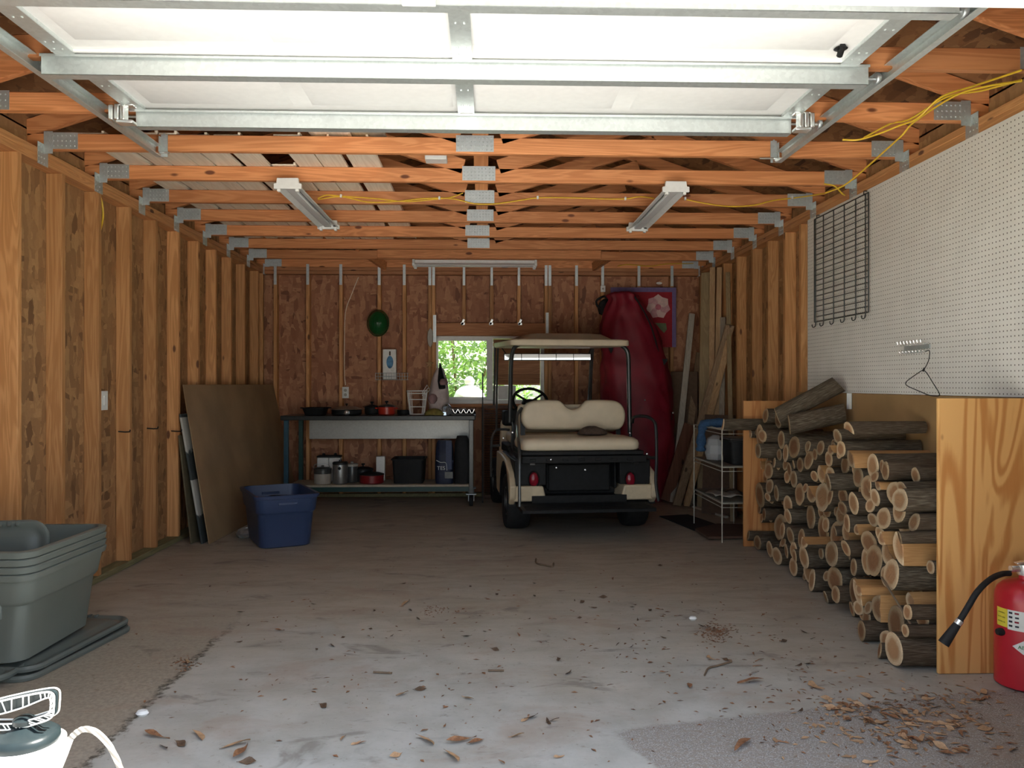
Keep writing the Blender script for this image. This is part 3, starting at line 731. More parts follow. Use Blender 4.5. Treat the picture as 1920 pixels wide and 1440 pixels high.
for y in (gy0 + .05, gy1 - .05): MB().tube([(gx - .005, y, gz1 + .0), (gx - .004, y, gz1 + .02), (PX + .003, y, gz1 + .02)], .003, 6).build('peg_hook', M['dark_metal'], gr)
ra = ptx(1697, 652, PX); rb = ptx(1745, 655, PX); zr = 1.405
rk = thing('hook_rail', (PX, (ra.y + rb.y) / 2, zr), 'small metal hook rail on the pegboard holding the wire hanger', 'hook rail')
yA, yB_ = min(ra.y, rb.y), max(ra.y, rb.y)
MB().box((PX - .006, yA, zr - .01), (PX - .001, yB_, zr + .012)).build('rail', M['clip'], rk, bevel=.001)
for i in range(8):
    y = yA + .01 + (yB_ - yA - .02) * i / 7
    MB().tube(smooth_path([(PX - .004, y, zr + .02), (PX - .03, y, zr + .012), (PX - .045, y, zr + .02), (PX - .05, y, zr + .035)], 3), .0026, 6).build('hook', M['bright_metal'], rk)
    MB().tube(smooth_path([(PX - .004, y + .008, zr - .022), (PX - .025, y + .008, zr - .03), (PX - .034, y + .008, zr - .018)], 3), .0024, 6).build('hook', M['bright_metal'], rk)
hp = [(1735, 659), (1742, 657), (1743, 665), (1741, 676), (1736, 687), (1731, 693), (1722, 699), (1705, 711), (1698, 718), (1702, 724), (1720, 732), (1742, 741), (1756, 743), (1761, 741), (1760, 735), (1748, 716), (1738, 700), (1731, 693)]
def hx(i, px): return PX - .05 - .0004 * (px - 1698)
tag(MB().tube(smooth_path([ptx(px, py, hx(i, px)) for i, (px, py) in enumerate(hp)], 4), .0024, 6).tube([ptx(1733, 690, PX - .063), ptx(1731, 696, PX - .063)], .005, 6).build('coat_hanger', M['dark_metal']), 'bent dark wire coat hanger hanging from the small hook rail', 'coat hanger')
# ------------------------------------------------------------------ firewood bay
NP_Y = 3.24
tag(MB().box((1.885, NP_Y, .002), (2.30, NP_Y + .018, 1.150)).build('plywood_board', plywood('near_plywood', (.52, .225, .065), (.72, .40, .145), (.25, .1, .04)), bevel=.002), 'upright plywood panel at the near end of the firewood stack, behind the red extinguisher', 'panel')
tag(MB().box((1.915, 5.83, .002), (2.30, 5.848, 1.085)).build('plywood_board', plywood('far_plywood', (.46, .18, .055), (.58, .27, .095), (.25, .1, .04)), bevel=.002), 'upright plywood panel at the far end of the firewood stack, beside the white wire rack', 'panel')
def bark_material():
    t = NT('bark'); v = t.coord(rnd=20)
    a = t.noise(t.coord((.35, 1, 1), rnd=20), 26, 6, .7, .4); cr = t.voro(t.coord((.3, 1, 1), rnd=20), 24)
    f = t.math('ADD', t.math('MULTIPLY', a, .7), t.math('MULTIPLY', cr, .5))
    c = t.ramp(f, [(.2, (.015, .011, .007)), (.45, (.065, .048, .032)), (.62, (.12, .093, .064)), (.85, (.24, .205, .15))])
    oi = t.n('ShaderNodeObjectInfo'); c = t.mix(t.math('MULTIPLY', oi.outputs['Random'], .35), c, (.08, .04, .02))
    t.bump(f, .7, .01); return t.out(c, .85, 0, .2)
def end_material():
    t = NT('cut_end'); v = t.coord()
    s = t.n('ShaderNodeSeparateXYZ'); t.l(v, s.inputs[0])
    d = t.math('SQRT', t.math('ADD', t.math('MULTIPLY', s.outputs[1], s.outputs[1]), t.math('MULTIPLY', s.outputs[2], s.outputs[2])))
    n = t.noise(v, 2.2, 4, .6)
    dd = t.math('ADD', d, t.math('MULTIPLY', t.math('SUBTRACT', n, .5), .35))
    oi = t.n('ShaderNodeObjectInfo')
    heart = t.mix(oi.outputs['Random'], (.30, .135, .06), (.44, .24, .115))
    sap = t.mix(oi.outputs['Random'], (.54, .38, .22), (.70, .54, .35))
    c = t.mix(t.step(dd, .45, .80), heart, sap)
    ring = t.math('FRACT', t.math('MULTIPLY', dd, 9.0)); c = t.mix(t.math('MULTIPLY', t.step(t.math('ABSOLUTE', t.math('SUBTRACT', ring, .5)), .3, .5), .22), c, (.30, .16, .08))
    c = t.mix(t.math('MULTIPLY', t.noise(v, 6, 5, .7), .35), c, (.36, .23, .13))
    c = t.mix(t.math('MULTIPLY', t.step(dd, .93, 1.0), .7), c, (.12, .07, .04))
    hs = t.n('ShaderNodeHueSaturation'); t.l(t.math('MULTIPLY_ADD', t.math('FRACT', t.math('MULTIPLY', oi.outputs['Random'], 7.31)), .7, .6), hs.inputs['Value']); t.l(c, hs.inputs['Color']); c = hs.outputs[0]
    t.bump(t.noise(v, 5, 4, .7), .5, .05)
    return t.out(c, .75, 0, .2)
M['bark'] = bark_material(); M['cut_end'] = end_material()
M['split'] = wood('split_face', 'x', (.42, .20, .07), (.60, .34, .14), (.3, .13, .05), knots=False, rough=.75)
LOGV = []
def log_variant(seed, kind='round', bump=.05):
    """unit radius, unit length along +x, front cut end at x=0"""
    rr = random.Random(seed); n = 20; ring = []
    ph = [rr.uniform(0, 6.28) for _ in range(3)]; am = [rr.uniform(0, .05), rr.uniform(0, .035), rr.uniform(0, .03)]
    bend = rr.uniform(-.12, .12)
    if kind == 'round': outline = [(2 * math.pi * j / n, 1.0) for j in range(n)]
    else:
        half = {'half': 90, 'third': 62}[kind]; outline = []
        for j in range(12):
            a = R(-half + 2 * half * j / 11); outline.append((a, 1.0))
        outline += [(R(half), .55), (0, .04 if kind == 'third' else .1), (R(-half), .55)]
    k = len(outline); rings = []
    for i in range(7):
        x = i / 6; rg = []
        for a, f in outline:
            r = f * (.93 + sum(am[q] * math.sin((q + 2) * a + ph[q] + x * (1.5 if f == 1 else .3)) for q in range(3)) + (bump * .6 * noise.noise(Vector((math.cos(a) * 2.5, math.sin(a) * 2.5, x * 6 + seed))) if f == 1 else .0))
            yy, zz = math.sin(a) * r, math.cos(a) * r
            rg.append(Vector((x, yy + bend * math.sin(math.pi * x) * .2, zz)))
        if i in (0, 6):
            tilt = rr.uniform(-.13, .13)
            for p in rg: p.x += tilt * p.z * .3
        rings.append(rg)
    me = bpy.data.meshes.new('log_bark'); mb = MB(); mb.loft(rings, cap=False)
    nb = len(outline) if kind == 'round' else 11
    mi = []
    for i in range(6):
        for j in range(k): mi.append(0 if (kind == 'round' or j < 11) else 1)
    mb.f.append(tuple(6 * k + j for j in range(k))); mi.append(2)
    me.from_pydata(mb.v, [], mb.f); me.polygons.foreach_set('material_index', mi)
    for m in ('bark', 'split', 'cut_end'): me.materials.append(M[m])
    me.polygons.foreach_set('use_smooth', [True] * len(me.polygons)); me.set_sharp_from_angle(angle=R(50))
    ce = bpy.data.meshes.new('log_end')
    front = rings[0]; c = sum(front, Vector()) / k; inner = [c + (p - c) * .96 + Vector((-.012, 0, 0)) for p in front]
    vs = [p.copy() for p in front] + inner; fs = [(j, (j + 1) % k, (j + 1) % k + k, j + k) for j in range(k)]
    fs.append(tuple(range(k, 2 * k)))
    ce.from_pydata(vs, [], fs); ce.materials.append(M['cut_end'])
    bm = bmesh.new(); bm.from_mesh(ce); bmesh.ops.recalc_face_normals(bm, faces=bm.faces); bm.to_mesh(ce); bm.free()
    return me, ce
ROUND = [log_variant(s) for s in range(10)]
HALF = [log_variant(50 + s, 'half') for s in range(3)]; THIRD = [log_variant(70 + s, 'third') for s in range(3)]

def place_log(var, pos, rad, length, rot=(0, 0, 0), label='', name='firewood_log', group='firewood logs in the stack'):
    o = bpy.data.objects.new(name, var[0]); COL.objects.link(o)
    o.location = pos; o.scale = (length, rad, rad); o.rotation_euler = rot
    tag(o, label, 'log', group)
    e = bpy.data.objects.new('cut_end', var[1]); COL.objects.link(e); e.parent = o
    return o
# pack circles in the (y, z) section of the bay
rr = random.Random(21)
Y0, Y1 = NP_Y + .022, 5.825
def top(y):
    pts = [(3.2, .73), (3.6, .83), (4.0, .90), (4.4, .90), (4.8, .84), (5.3, .90), (5.9, .90)]
    for (a, b), (c, d) in zip(pts, pts[1:]):
        if y <= c: return b + (d - b) * (y - a) / (c - a)
    return .95
circ = []
def fits(y, z, r):
    if y - r < Y0 or y + r > Y1 or z - r < .0: return False
    for (a, b, q) in circ:
        dy, dz = a - y, b - z
        if dy * dy + dz * dz < (q + r - 1e-4) ** 2: return False
    return True
fails = 0; maxz = 0
while fails < 60 and len(circ) < 300:
    u = rr.random(); r = rr.uniform(.028, .040) if u < .26 else rr.uniform(.040, .058) if u < .62 else rr.uniform(.058, .080) if u < .90 else rr.uniform(.080, .098)
    if not circ: r = .075
    cand = []
    n = 70
    for i in range(n):                                   # on the floor
        y = Y0 + r + (Y1 - Y0 - 2 * r) * i / (n - 1)
        if fits(y, r, r): cand.append((r, y))
    lim = [c for c in circ if c[1] + c[2] > maxz - .45]
    for i in range(len(lim)):
        a = lim[i]
        for wy, s in ((Y0 + r, 1), (Y1 - r, 1)):          # wedged on a panel
            d2 = (a[2] + r) ** 2 - (a[0] - wy) ** 2
            if d2 > 0:
                z = a[1] + math.sqrt(d2)
                if fits(wy, z, r): cand.append((z, wy))
        for j in range(i + 1, len(lim)):
            b = lim[j]; dy, dz = b[0] - a[0], b[1] - a[1]; D2 = dy * dy + dz * dz; D = math.sqrt(D2)
            ra, rb = a[2] + r, b[2] + r
            if D > ra + rb or D < 1e-6: continue
            k = (ra * ra - rb * rb + D2) / (2 * D); h2 = ra * ra - k * k
            if h2 < 0: continue
            h = math.sqrt(h2)
            for s in (-1, 1):
                y = a[0] + (dy * k - s * dz * h) / D; z = a[1] + (dz * k + s * dy * h) / D
                if min(a[0], b[0]) - 1e-3 <= y <= max(a[0], b[0]) + 1e-3 and fits(y, z, r): cand.append((z, y))
    cand = [c for c in cand if c[0] + r * .6 < top(c[1])]
    if not cand: fails += 1; continue
    cand.sort(); z, y = cand[0] if rr.random() < .7 else cand[min(len(cand) - 1, rr.randint(0, 2))]
    circ.append((y, z, r)); maxz = max(maxz, z)
SPECIAL = {}
for ty, tz, v in ((3.42, .77, ('orange split log with flat faces in the upper stack beside the near panel', 'third', -.05, -2.4)), (3.52, .53, ('torn orange half log jutting from the middle of the stack face', 'half', -.11, -2.2)), (3.30, .66, ('thin log with fresh whitish end jutting out beside the near panel', 'round', -.06, 0.0)), (3.36, .46, ('wedge log with a cracked pale face low beside the near panel', 'third', -.04, -2.0))):
    free_ = [c for c in circ if (round(c[0], 4), round(c[1], 4)) not in SPECIAL]
    best = min(free_, key=lambda c: (c[0] - ty) ** 2 + (c[1] - tz) ** 2 - (.002 * c[2] / .06 if 'thin' not in v[0] else 0))
    SPECIAL[(round(best[0], 4), round(best[1], 4))] = v
# courses counted from the floor, logs in a course counted from the near plywood panel
NUM = ['first', 'second', 'third', 'fourth', 'fifth', 'sixth', 'seventh', 'eighth', 'ninth', 'tenth', 'eleventh', 'twelfth', 'thirteenth', 'fourteenth', 'fifteenth', 'sixteenth', 'seventeenth', 'eighteenth', 'nineteenth', 'twentieth', 'twenty-first', 'twenty-second', 'twenty-third', 'twenty-fourth', 'twenty-fifth', 'twenty-sixth', 'twenty-seventh', 'twenty-eighth', 'twenty-ninth', 'thirtieth']
H = .105
courses = {}
for c in circ: courses.setdefault(int(c[1] / H), []).append(c)
for k in sorted(courses):
    row = sorted(courses[k])
    where = 'bottom course' if k == 0 else NUM[k] + ' course up'
    for i, (y, z, r) in enumerate(row):
        u = rr.random()
        size = 'thin' if r < .042 else 'medium' if r < .062 else 'thick'
        bx0 = 1.86 + (y - 3.3) * .075 + max(-.11, min(.11, rr.gauss(0, .05))) - (.05 if z < .2 and y < 4.0 else 0) - (.06 if z > .72 and y > 5.2 else 0)
        L = min(rr.uniform(.36, .48), XR - .012 - bx0)
        sp = SPECIAL.get((round(y, 4), round(z, 4)))
        if sp:
            lab, kind, dx, rx = sp; bx0 += dx
            place_log({'round': ROUND[3], 'half': HALF[1], 'third': THIRD[0]}[kind], (bx0, y, z), r, XR - .012 - bx0, (rx, 0, 0), lab); continue
        if u < .87 or z - r < .02: var, kind, rx = rr.choice(ROUND), 'round', rr.uniform(0, 6.28)
        elif u < .94: var, kind, rx = rr.choice(HALF), 'half-split', rr.uniform(-2.9, -1.5)
        else: var, kind, rx = rr.choice(THIRD), 'wedge-split', rr.uniform(-3.0, -1.6)
        lab = f'{size} {kind} firewood log in the {where}, {NUM[min(i, 29)]} from the near plywood panel'
        place_log(var, (bx0, y, z), r, L, (rx, rr.uniform(-.015, .015), rr.uniform(-.05, .05)), lab)
# loose pieces lying on the stack
def rest(y, r):
    z = r
    for (a, b, q) in circ:
        d2 = (q + r) ** 2 - (a - y) ** 2
        if d2 > 0: z = max(z, b + math.sqrt(d2))
    return z + .002
def span_log(var, p, q, r, lab, rx=0.0, up=(0, 0)):
    p, q = Vector(p), Vector(q)
    p.z = rest(p.y, r) + up[0]; q.z = rest(q.y, r) + up[1]
    if up == (0, 0): p.z = q.z = max(p.z, q.z)
    d = q - p
    m = d.to_track_quat('X', 'Z').to_matrix() @ Euler((rx, 0, 0)).to_matrix()
    o = place_log(var, p, r, d.length, m.to_euler(), lab)
    circ.append((p.y, p.z, r)); return o
span_log(HALF[0], (1.74, 5.76, 0), (2.24, 5.76, 0), .05, 'split log poking out over the white wire rack', 2.2)
span_log(ROUND[6], (1.97, 5.52, 0), (2.28, 5.52, 0), .055, 'log with oval tan end on top of the stack by the far panel')
span_log(ROUND[2], (2.0, 5.36, 0), (2.28, 5.36, 0), .062, 'log with pale bark flecks on top of the stack, next to the leaning logs')
span_log(ROUND[4], (1.93, 4.98, 0), (2.24, 4.88, 0), .066, 'thick dark log lying right under the leaning log on top of the stack', 0, (0, .10))
span_log(ROUND[1], (1.90, 5.10, 0), (2.24, 4.96, 0), .060, 'thick grey log leaning up against the wall on top of the stack', 0, (.01, .13))
span_log(HALF[2], (1.86, 4.0, 0), (2.26, 4.05, 0), .05, 'split log lying crosswise over the crown of the stack', .3)
span_log(ROUND[9], (1.9, 4.22, 0), (2.26, 4.24, 0), .045, 'dark log on the crown of the stack behind the crosswise split log')
tag(MB().tube(smooth_path([(1.80, 3.55, .33), (1.78, 3.40, .28), (1.80, 3.30, .19)], 4), .005, 6).build('twig', M['twig']), 'thin broken twig sticking out of the stack beside the near panel', 'twig')

# ------------------------------------------------------------------ fire extinguisher
M['ext_red'] = plain('extinguisher_red', (.46, .018, .03), .28, var=.06, scale=6)
M['label_yellow'] = plain('label_yellow', (.72, .60, .06), .45, var=.08)
M['label_white'] = plain('label_white', (.72, .72, .68), .45, var=.03)
M['ink'] = plain('label_ink', (.02, .02, .03), .5)
M['green_ink'] = plain('label_green', (.03, .22, .06), .5)
ec = Vector((2.165, 3.115, 0))
ex = thing('fire_extinguisher', ec, 'red fire extinguisher standing on the floor before the near plywood panel', 'fire extinguisher')
er = .108
MB().lathe([(.096, .002), (er, .010), (er, .345), (er * .985, .365), (er * .9, .390), (er * .72, .410), (er * .45, .422), (.022, .428), (.022, .445)], ec, 40).lathe([(er + .0012, .145), (er + .0012, .15)], ec, 40, cap=False).build('cylinder', M['ext_red'], ex, ang=50)
MB().lathe([(.026, .443), (.028, .45), (.028, .485), (.02, .49)], ec, 16).tube([ec + Vector((-.06, -.0, .468)), ec + Vector((.01, 0, .468))], .013, 10).build('valve', M['bright_metal'], ex)
MB().bar(ec + Vector((-.045, -.01, .493)), ec + Vector((.14, -.01, .520)), .026, .006).bar(ec + Vector((-.02, -.01, .475)), ec + Vector((.14, -.01, .46)), .022, .006).build('lever', M['bright_metal'], ex, bevel=.002)
MB().lathe([(.016, -.006), (.018, 0), (.016, .004)], ec + Vector((.035, -.032, .46)), 16, 'y').build('gauge', M['steel'], ex)
hp = [(1893, 1075), (1880, 1076), (1862, 1083), (1845, 1096), (1830, 1113), (1818, 1133), (1806, 1153), (1798, 1166)]
hy = [ec.y, ec.y - .01, ec.y - .05, ec.y - .08, ec.y - .1, ec.y - .10, ec.y - .09, ec.y - .085]
path = smooth_path([pty(px, py, y) for (px, py), y in zip(hp, hy)], 6)
hs = MB().tube(path, .0115, 12).build('hose', M['rubber'], ex)
p, q = path[-1], pty(1769, 1207, ec.y - .075)
MB().tube([p - (q - p) * .12, p, p + (q - p) * .06, p + (q - p) * .3, q], [.0125, .013, .014, .0165, .022], 14).build('nozzle', M['rubber'], hs)
MB().tube([p - (q - p) * .08, p + (q - p) * .10], .0150, 12).build('hose_ferrule', M['bright_metal'], hs)
def patch(a0, a1, z0, z1, mat, name, off=.0012, n=10):
    mb = MB(); rings = []
    for i in range(n + 1):
        a = R(a0 + (a1 - a0) * i / n); d = Vector((math.cos(a), math.sin(a), 0))
        rings.append([ec + d * (er + off) + Vector((0, 0, z0)), ec + d * (er + off) + Vector((0, 0, z1))])
    return mb.loft(rings, closed=False).build(name, mat, ex)
patch(176, 203, .245, .318, M['label_yellow'], 'label_sticker')
patch(203.3, 300, .240, .318, M['label_white'], 'label_sticker')
def on_cyl(s, size, ang, z, mat, name='printed_text'):
    a = R(ang); d = Vector((math.cos(a), math.sin(a), 0))
    o = text(name, s, size, mat, ex, ec + d * (er + .0022) + Vector((0, 0, z)), (R(90), 0, a + R(90)), .0003)
    return o
M['ink_yellow'] = plain('label_yellow_ink', (.34, .30, .05), .5)
for i, s in enumerate(('WARNING', 'READ LABEL', 'BEFORE USE')): on_cyl(s, .0066, 190, .300 - .018 * i, M['ink_yellow'])
for k in range(4):
    patch(206, 213, .303 - .017 * k, .311 - .017 * k, M['ink'], 'pictogram', .002, 3)
    patch(217 + (k % 2), 225, .304 - .017 * k, .311 - .017 * k, [M['red_glass'], M['ink'], M['red_glass'], M['ink']][k], 'pictogram', .002, 3)
dm = MB(); dz = .178; da = 247
for s in (1,):
    rings = []
    for i in range(9):
        t = -1 + i / 4; a = R(da + t * 34); h = (1 - abs(t)) * .045 + .0003; d = Vector((math.cos(a), math.sin(a), 0))
        rings.append([ec + d * (er + .0015) + Vector((0, 0, dz - h)), ec + d * (er + .0015) + Vector((0, 0, dz + h))])
    dm.loft(rings, closed=False)
dm.build('diamond_label', M['label_white'], ex)
on_cyl('ABC', .020, 233, dz, M['green_ink'])
MB().lathe([(.012, -.014), (.016, 0), (.012, .02)], ec + Vector((-er - .006, -.02, .222)), 12, 'x').build('hose_clip', M['rubber'], ex)
# ------------------------------------------------------------------ golf cart
CC = Vector((.75, 6.70, 0)); CR = R(5.0)
cart = thing('golf_cart', CC, 'cream and black golf cart with rear facing seat parked in front of the back wall', 'golf cart', rz=CR)
_ci = Matrix.Rotation(-CR, 3, 'Z')
def cpt(px, py, yl):
    o = _ci @ (Vector((0, 0, CAMZ)) - CC); r = _ci @ _ray(px, py); t = (yl - o.y) / r.y
    return o + r * t
def ctube(L, r, name, mat, parent=None, n=8, k=5, ext=None):
    m = MB(); 
    for pts in L: m.tube(smooth_path([cpt(*p) if not isinstance(p, Vector) else p for p in pts], k), r, n)
    return m.build(name, M[mat], parent or cart)
V = Vector
# wheels
def wheel(x, y, out):
    tp = [(.10, -.075), (.155, -.092), (.205, -.097), (.222, -.085), (.230, -.05), (.231, 0), (.230, .05), (.222, .085), (.205, .097), (.155, .092), (.10, .075)]
    mb = MB().lathe(tp, (x, y, .231), 36, 'x', cap=False)
    w = mb.build('wheel', M['rubber'], cart, ang=60)
    d = 1 if out > 0 else -1
    MB().lathe([(.001, d * .03), (.035, d * .032), (.04, d * .055), (.05, d * .05), (.09, d * .03), (.112, d * .05), (.118, d * .082), (.108, d * .085)], (x, y, .231), 28, 'x', cap=False).lathe([(.105, -.07), (.105, .07)], (x, y, .231), 28, 'x').build('rim', M['steel'], w)
for x, y in ((-.50, 0), (.50, 0), (-.47, 1.44), (.47, 1.44)): wheel(x, y, 1 if x > 0 else -1)
MB().tube([(-.42, 0, .23), (.42, 0, .23)], .03, 10).lathe([(.09, -.07), (.1, 0), (.09, .07)], (-.05, 0, .24), 16, 'x').tube([(-.42, 1.44, .23), (.42, 1.44, .23)], .025, 10).box((-.12, -.25, .19), (.02, -.1, .25)).build('axle', M['dark_metal'], cart)
# chassis and body
mb = MB().box((-.45, -.25, .24), (.45, 1.66, .30)).box((-.56, .62, .25), (.56, 1.25, .30))
mb.build('floor_frame', M['black'], cart, bevel=.01)
arch = [(.31 * math.cos(R(a)), .235 + .31 * math.sin(R(a))) for a in range(0, 181, 15)]
prof = [(.62, .25), (.40, .235)] + arch + [(-.34, .255), (-.40, .30), (-.42, .40), (-.33, .50), (-.05, .585), (.30, .60), (.62, .60), (.66, .40)]
for s in (-1, 1):
    m = MB().prism(prof, (s * .60, 0, 0), (0, 1, 0), (0, 0, 1), (-s * .05, 0, 0))
    m.build('side_panel', M['cream_body'], cart, bevel=.012, seg=3)
    m = MB().prism([(a * 1.07, .235 + (b - .235) * 1.07) for a, b in arch] + [(a * .985, .235 + (b - .235) * .985) for a, b in arch][::-1], (s * .603, 0, 0), (0, 1, 0), (0, 0, 1), (-s * .06, 0, 0))
    m.build('wheel_arch', M['black'], cart)
m = MB()   # black rear body with the recess between the lamps
m.box((-.555, -.36, .40), (-.30, .60, .60)).box((.30, -.36, .40), (.555, .60, .60)).box((-.31, -.16, .30), (.31, .60, .60)).box((-.31, -.34, .575), (.31, -.1, .60))
m.box((-.26, -.20, .33), (.26, -.15, .55)).box((-.29, -.30, .36), (-.27, -.16, .57)).box((.27, -.30, .36), (.29, -.16, .57))
m.build('rear_body', M['black'], cart, bevel=.015, seg=3)
for s in (-1, 1):
    MB().hexa([(s * .57, -.385, .275), (s * .30, -.385, .275), (s * .30, -.1, .275), (s * .57, -.1, .275)][::s], [(s * .57, -.40, .40), (s * .33, -.40, .40), (s * .33, -.1, .40), (s * .57, -.1, .40)][::s]).build('rear_corner', M['cream_body'], cart, bevel=.015, seg=3)
for px in (1001, 1182):
    c = cpt(px, 899, -.365)
    MB().lathe([(.0, -.022), (.025, -.02), (.036, -.012), (.04, 0)], c, 22, 'y', sx=1.45, sy=.95, cap=False).build('tail_light', M['red_glass'], cart)
    MB().lathe([(.04, .004), (.05, -.004), (.05, .01)], c, 22, 'y', sx=1.42, sy=.98, cap=False).build('lamp_bezel', M['black'], cart)
# front cowl, dash, steering
MB().hexa([(-.52, 1.28, .26), (.52, 1.28, .26), (.48, 1.70, .30), (-.48, 1.70, .30)], [(-.50, 1.26, .86), (.50, 1.26, .86), (.42, 1.52, .80), (-.42, 1.52, .80)]).build('front_cowl', M['cream_body'], cart, bevel=.03, seg=3)
MB().box((-.48, 1.10, .80), (.48, 1.30, .95)).box((-.42, 1.04, .84), (-.06, 1.12, .97)).build('dashboard', M['black'], cart, bevel=.02, seg=3)
sc = cpt(994, 752, .86); sn = V((0, -.72, .70)).normalized()
sxv, syv, _ = frame_of(sn)
m = MB().tube([sc + (sxv * math.cos(R(a)) + syv * math.sin(R(a))) * .165 for a in range(0, 360, 15)], .014, 10, closed=True)
for a in (35, 145, 270): m.tube([sc - sn * .02, sc + (sxv * math.cos(R(a)) + syv * math.sin(R(a))) * .16], .011, 8)
m.lathe([(.0, .02), (.07, .015), (.085, -.02), (.05, -.06)], sc, 16)
m.tube([sc - sn * .02, V((sc.x, 1.12, .80))], .02, 10)
m.build('steering_wheel', M['black'], cart)
# front seat (mostly behind the rear backrest)
MB().box((-.48, .48, .66), (.48, .95, .76)).build('front_seat', M['cream'], cart, bevel=.035, seg=3)
MB().box((-.52, .40, .58), (.52, .96, .66)).build('seat_base', M['black'], cart, bevel=.01)
MB().hexa([(-.46, .36, .78), (.46, .36, .78), (.46, .44, .78), (-.46, .44, .78)], [(-.44, .28, 1.03), (.44, .28, 1.03), (.44, .36, 1.03), (-.44, .36, 1.03)]).build('front_backrest', M['cream'], cart, bevel=.03, seg=3)
# rear seat
ol = [(977, 775), (983, 760), (996, 752), (1015, 750), (1044, 750), (1054, 755), (1063, 764), (1073, 767), (1084, 764), (1094, 755), (1103, 750), (1140, 750), (1157, 753), (1167, 762), (1171, 775), (1170, 790), (1164, 801), (1152, 806), (1110, 806), (1040, 806), (997, 806), (984, 801), (977, 790)]
yb = .14
def inset(P, d):
    out = []; n = len(P)
    for i in range(n):
        e = P[(i + 1) % n] - P[i - 1]; nn = V((-e.z, 0, e.x)).normalized(); out.append(P[i] + nn * (d * SGN))
    return out
base = [cpt(px, py, yb) for px, py in ol]
base = smooth_path(base + [base[0]], 3)[:-1]
SGN = 1
if sum((p - V(base[0])).length for p in inset(base, .02)) > sum((p - V(base[0])).length for p in base): SGN = -1
rings = []
for off, ins in ((.055, .04), (.06, .02), (.045, .005), (.0, 0), (-.03, .003), (-.048, .012), (-.056, .030)):
    rings.append([p + V((0, off, 0)) for p in inset(base, ins)])
MB().loft(rings).build('backrest', M['cream'], cart, ang=70)
sl, sr = cpt(978, 846, -.46), cpt(1202, 846, -.46)
z0 = sl.z + .0
def seat_ring(ins, z):
    x0, x1, y0, y1 = sl.x + ins, sr.x - ins, -.46 + ins, .06 - ins
    return [V(((x0 + x1) / 2 + a, (y0 + y1) / 2 + b, z)) for a, b in rounded(x1 - x0, y1 - y0, .07, 5)]
MB().loft([seat_ring(.015, z0), seat_ring(.002, z0 + .012), seat_ring(.0, z0 + .05), seat_ring(.008, z0 + .075), seat_ring(.03, z0 + .092), seat_ring(.09, z0 + .1), seat_ring(.2, z0 + .098)]).build('seat_cushion', M['cream'], cart, ang=70)
m = MB().box((sl.x - .0, -.47, z0 - .035), (sr.x + .02, .1, z0 - .004))
dl = MB().box((sl.x + .0, -.485, z0 - .095), (sr.x + .04, .14, z0 - .040))
for i in range(7):
    x = sl.x + .06 + i * .13; dl.box((x, -.492, z0 - .078), (x + .05, -.484, z0 - .060))
m.build('seat_board', M['black'], cart, bevel=.006); dl.build('flip_deck', M['black'], cart, bevel=.006)
# supports under the seat
m = MB()
for x in (-.42, .42): m.box((x - .02, -.42, .57), (x + .02, .12, z0 - .09)).bar((x, .10, .55), (x, .20, 1.0), .04, .012, (0, 1, 0))
m.build('seat_bracket', M['dark_metal'], cart)
# foot platform
m = MB(); pz = .262
a, b = cpt(980, 955, -.74), cpt(1226, 955, -.74)
m.hexa([(a.x, -.74, pz - .025), (b.x + .02, -.74, pz - .025), (b.x + .06, -.30, pz - .025), (a.x, -.30, pz - .025)], [(a.x, -.74, pz), (b.x + .02, -.74, pz), (b.x + .06, -.30, pz), (a.x, -.30, pz)])
for i in range(9): m.box((a.x + .03, -.72 + i * .045, pz), (b.x - .0, -.705 + i * .045, pz + .003))
m.build('foot_platform', M['black'], cart, bevel=.004)
m = MB().box((a.x + .12, -.40, pz), (b.x - .12, -.36, pz + .06)).tube([(a.x + .2, -.40, pz - .03), (a.x + .2, .0, .29)], .02, 8).tube([(b.x - .2, -.40, pz - .03), (b.x - .2, .0, .29)], .02, 8)
m.build('platform_support', M['black'], cart)
# roof and its posts
rl, rr_ = cpt(957, 641, .10), cpt(1183, 641, .10)
zr0, zr1 = cpt(1060, 649, .10).z, cpt(1060, 636, .10).z
hw = (rr_.x - rl.x) / 2; rc = (rr_.x + rl.x) / 2
def roof_ring(ins, z, dome=0):
    out = []
    L = 1.50
    for u, w in rounded(2 * hw - 2 * ins, L - 2 * ins, max(.02, .08 - ins * .2), 5):
        out.append(V((rc + u, .10 + L / 2 + w, z + .045 * (L / 2 + w) / L)))
    return out
MB().loft([roof_ring(.02, zr0), roof_ring(.0, zr0 + .008), roof_ring(.0, zr1 - .01), roof_ring(.012, zr1), roof_ring(.13, zr1 + .008), roof_ring(.21, zr1 + .052), roof_ring(.30, zr1 + .06)]).build('roof', M['cream'], cart, ang=50)
for s, L in ((-1, [(977, 644), (966, 650), (960, 664), (958, 690), (957, 740), (956, 792)]), (1, [(1166, 648), (1174, 655), (1178, 668), (1179, 700), (1180, 760), (1181, 812)])):
    MB().tube(smooth_path([cpt(px, py, .14) for px, py in L], 5), .019, 10).build('roof_post', M['dark_metal'], cart)
ctube([[(930, 645, 1.48), (928, 660, 1.48), (927, 720, 1.46), (926, 760, 1.44)], [(934, 645, 1.46), (932, 700, 1.44), (931, 780, 1.30), (931, 806, 1.25)]], .011, 'front_post', 'grey_tube')
ctube([[(1109, 649, 1.46), (1107, 690, 1.44), (1104, 745, 1.38), (1102, 790, 1.30)], [(1112, 649, 1.48), (1108, 720, 1.46), (1107, 790, 1.44)]], .012, 'front_post', 'grey_tube')
ctube([[(931, 646, 1.47), (960, 643, 1.47), (1020, 643, 1.47), (1112, 648, 1.47)]], .012, 'roof_rail', 'grey_tube')
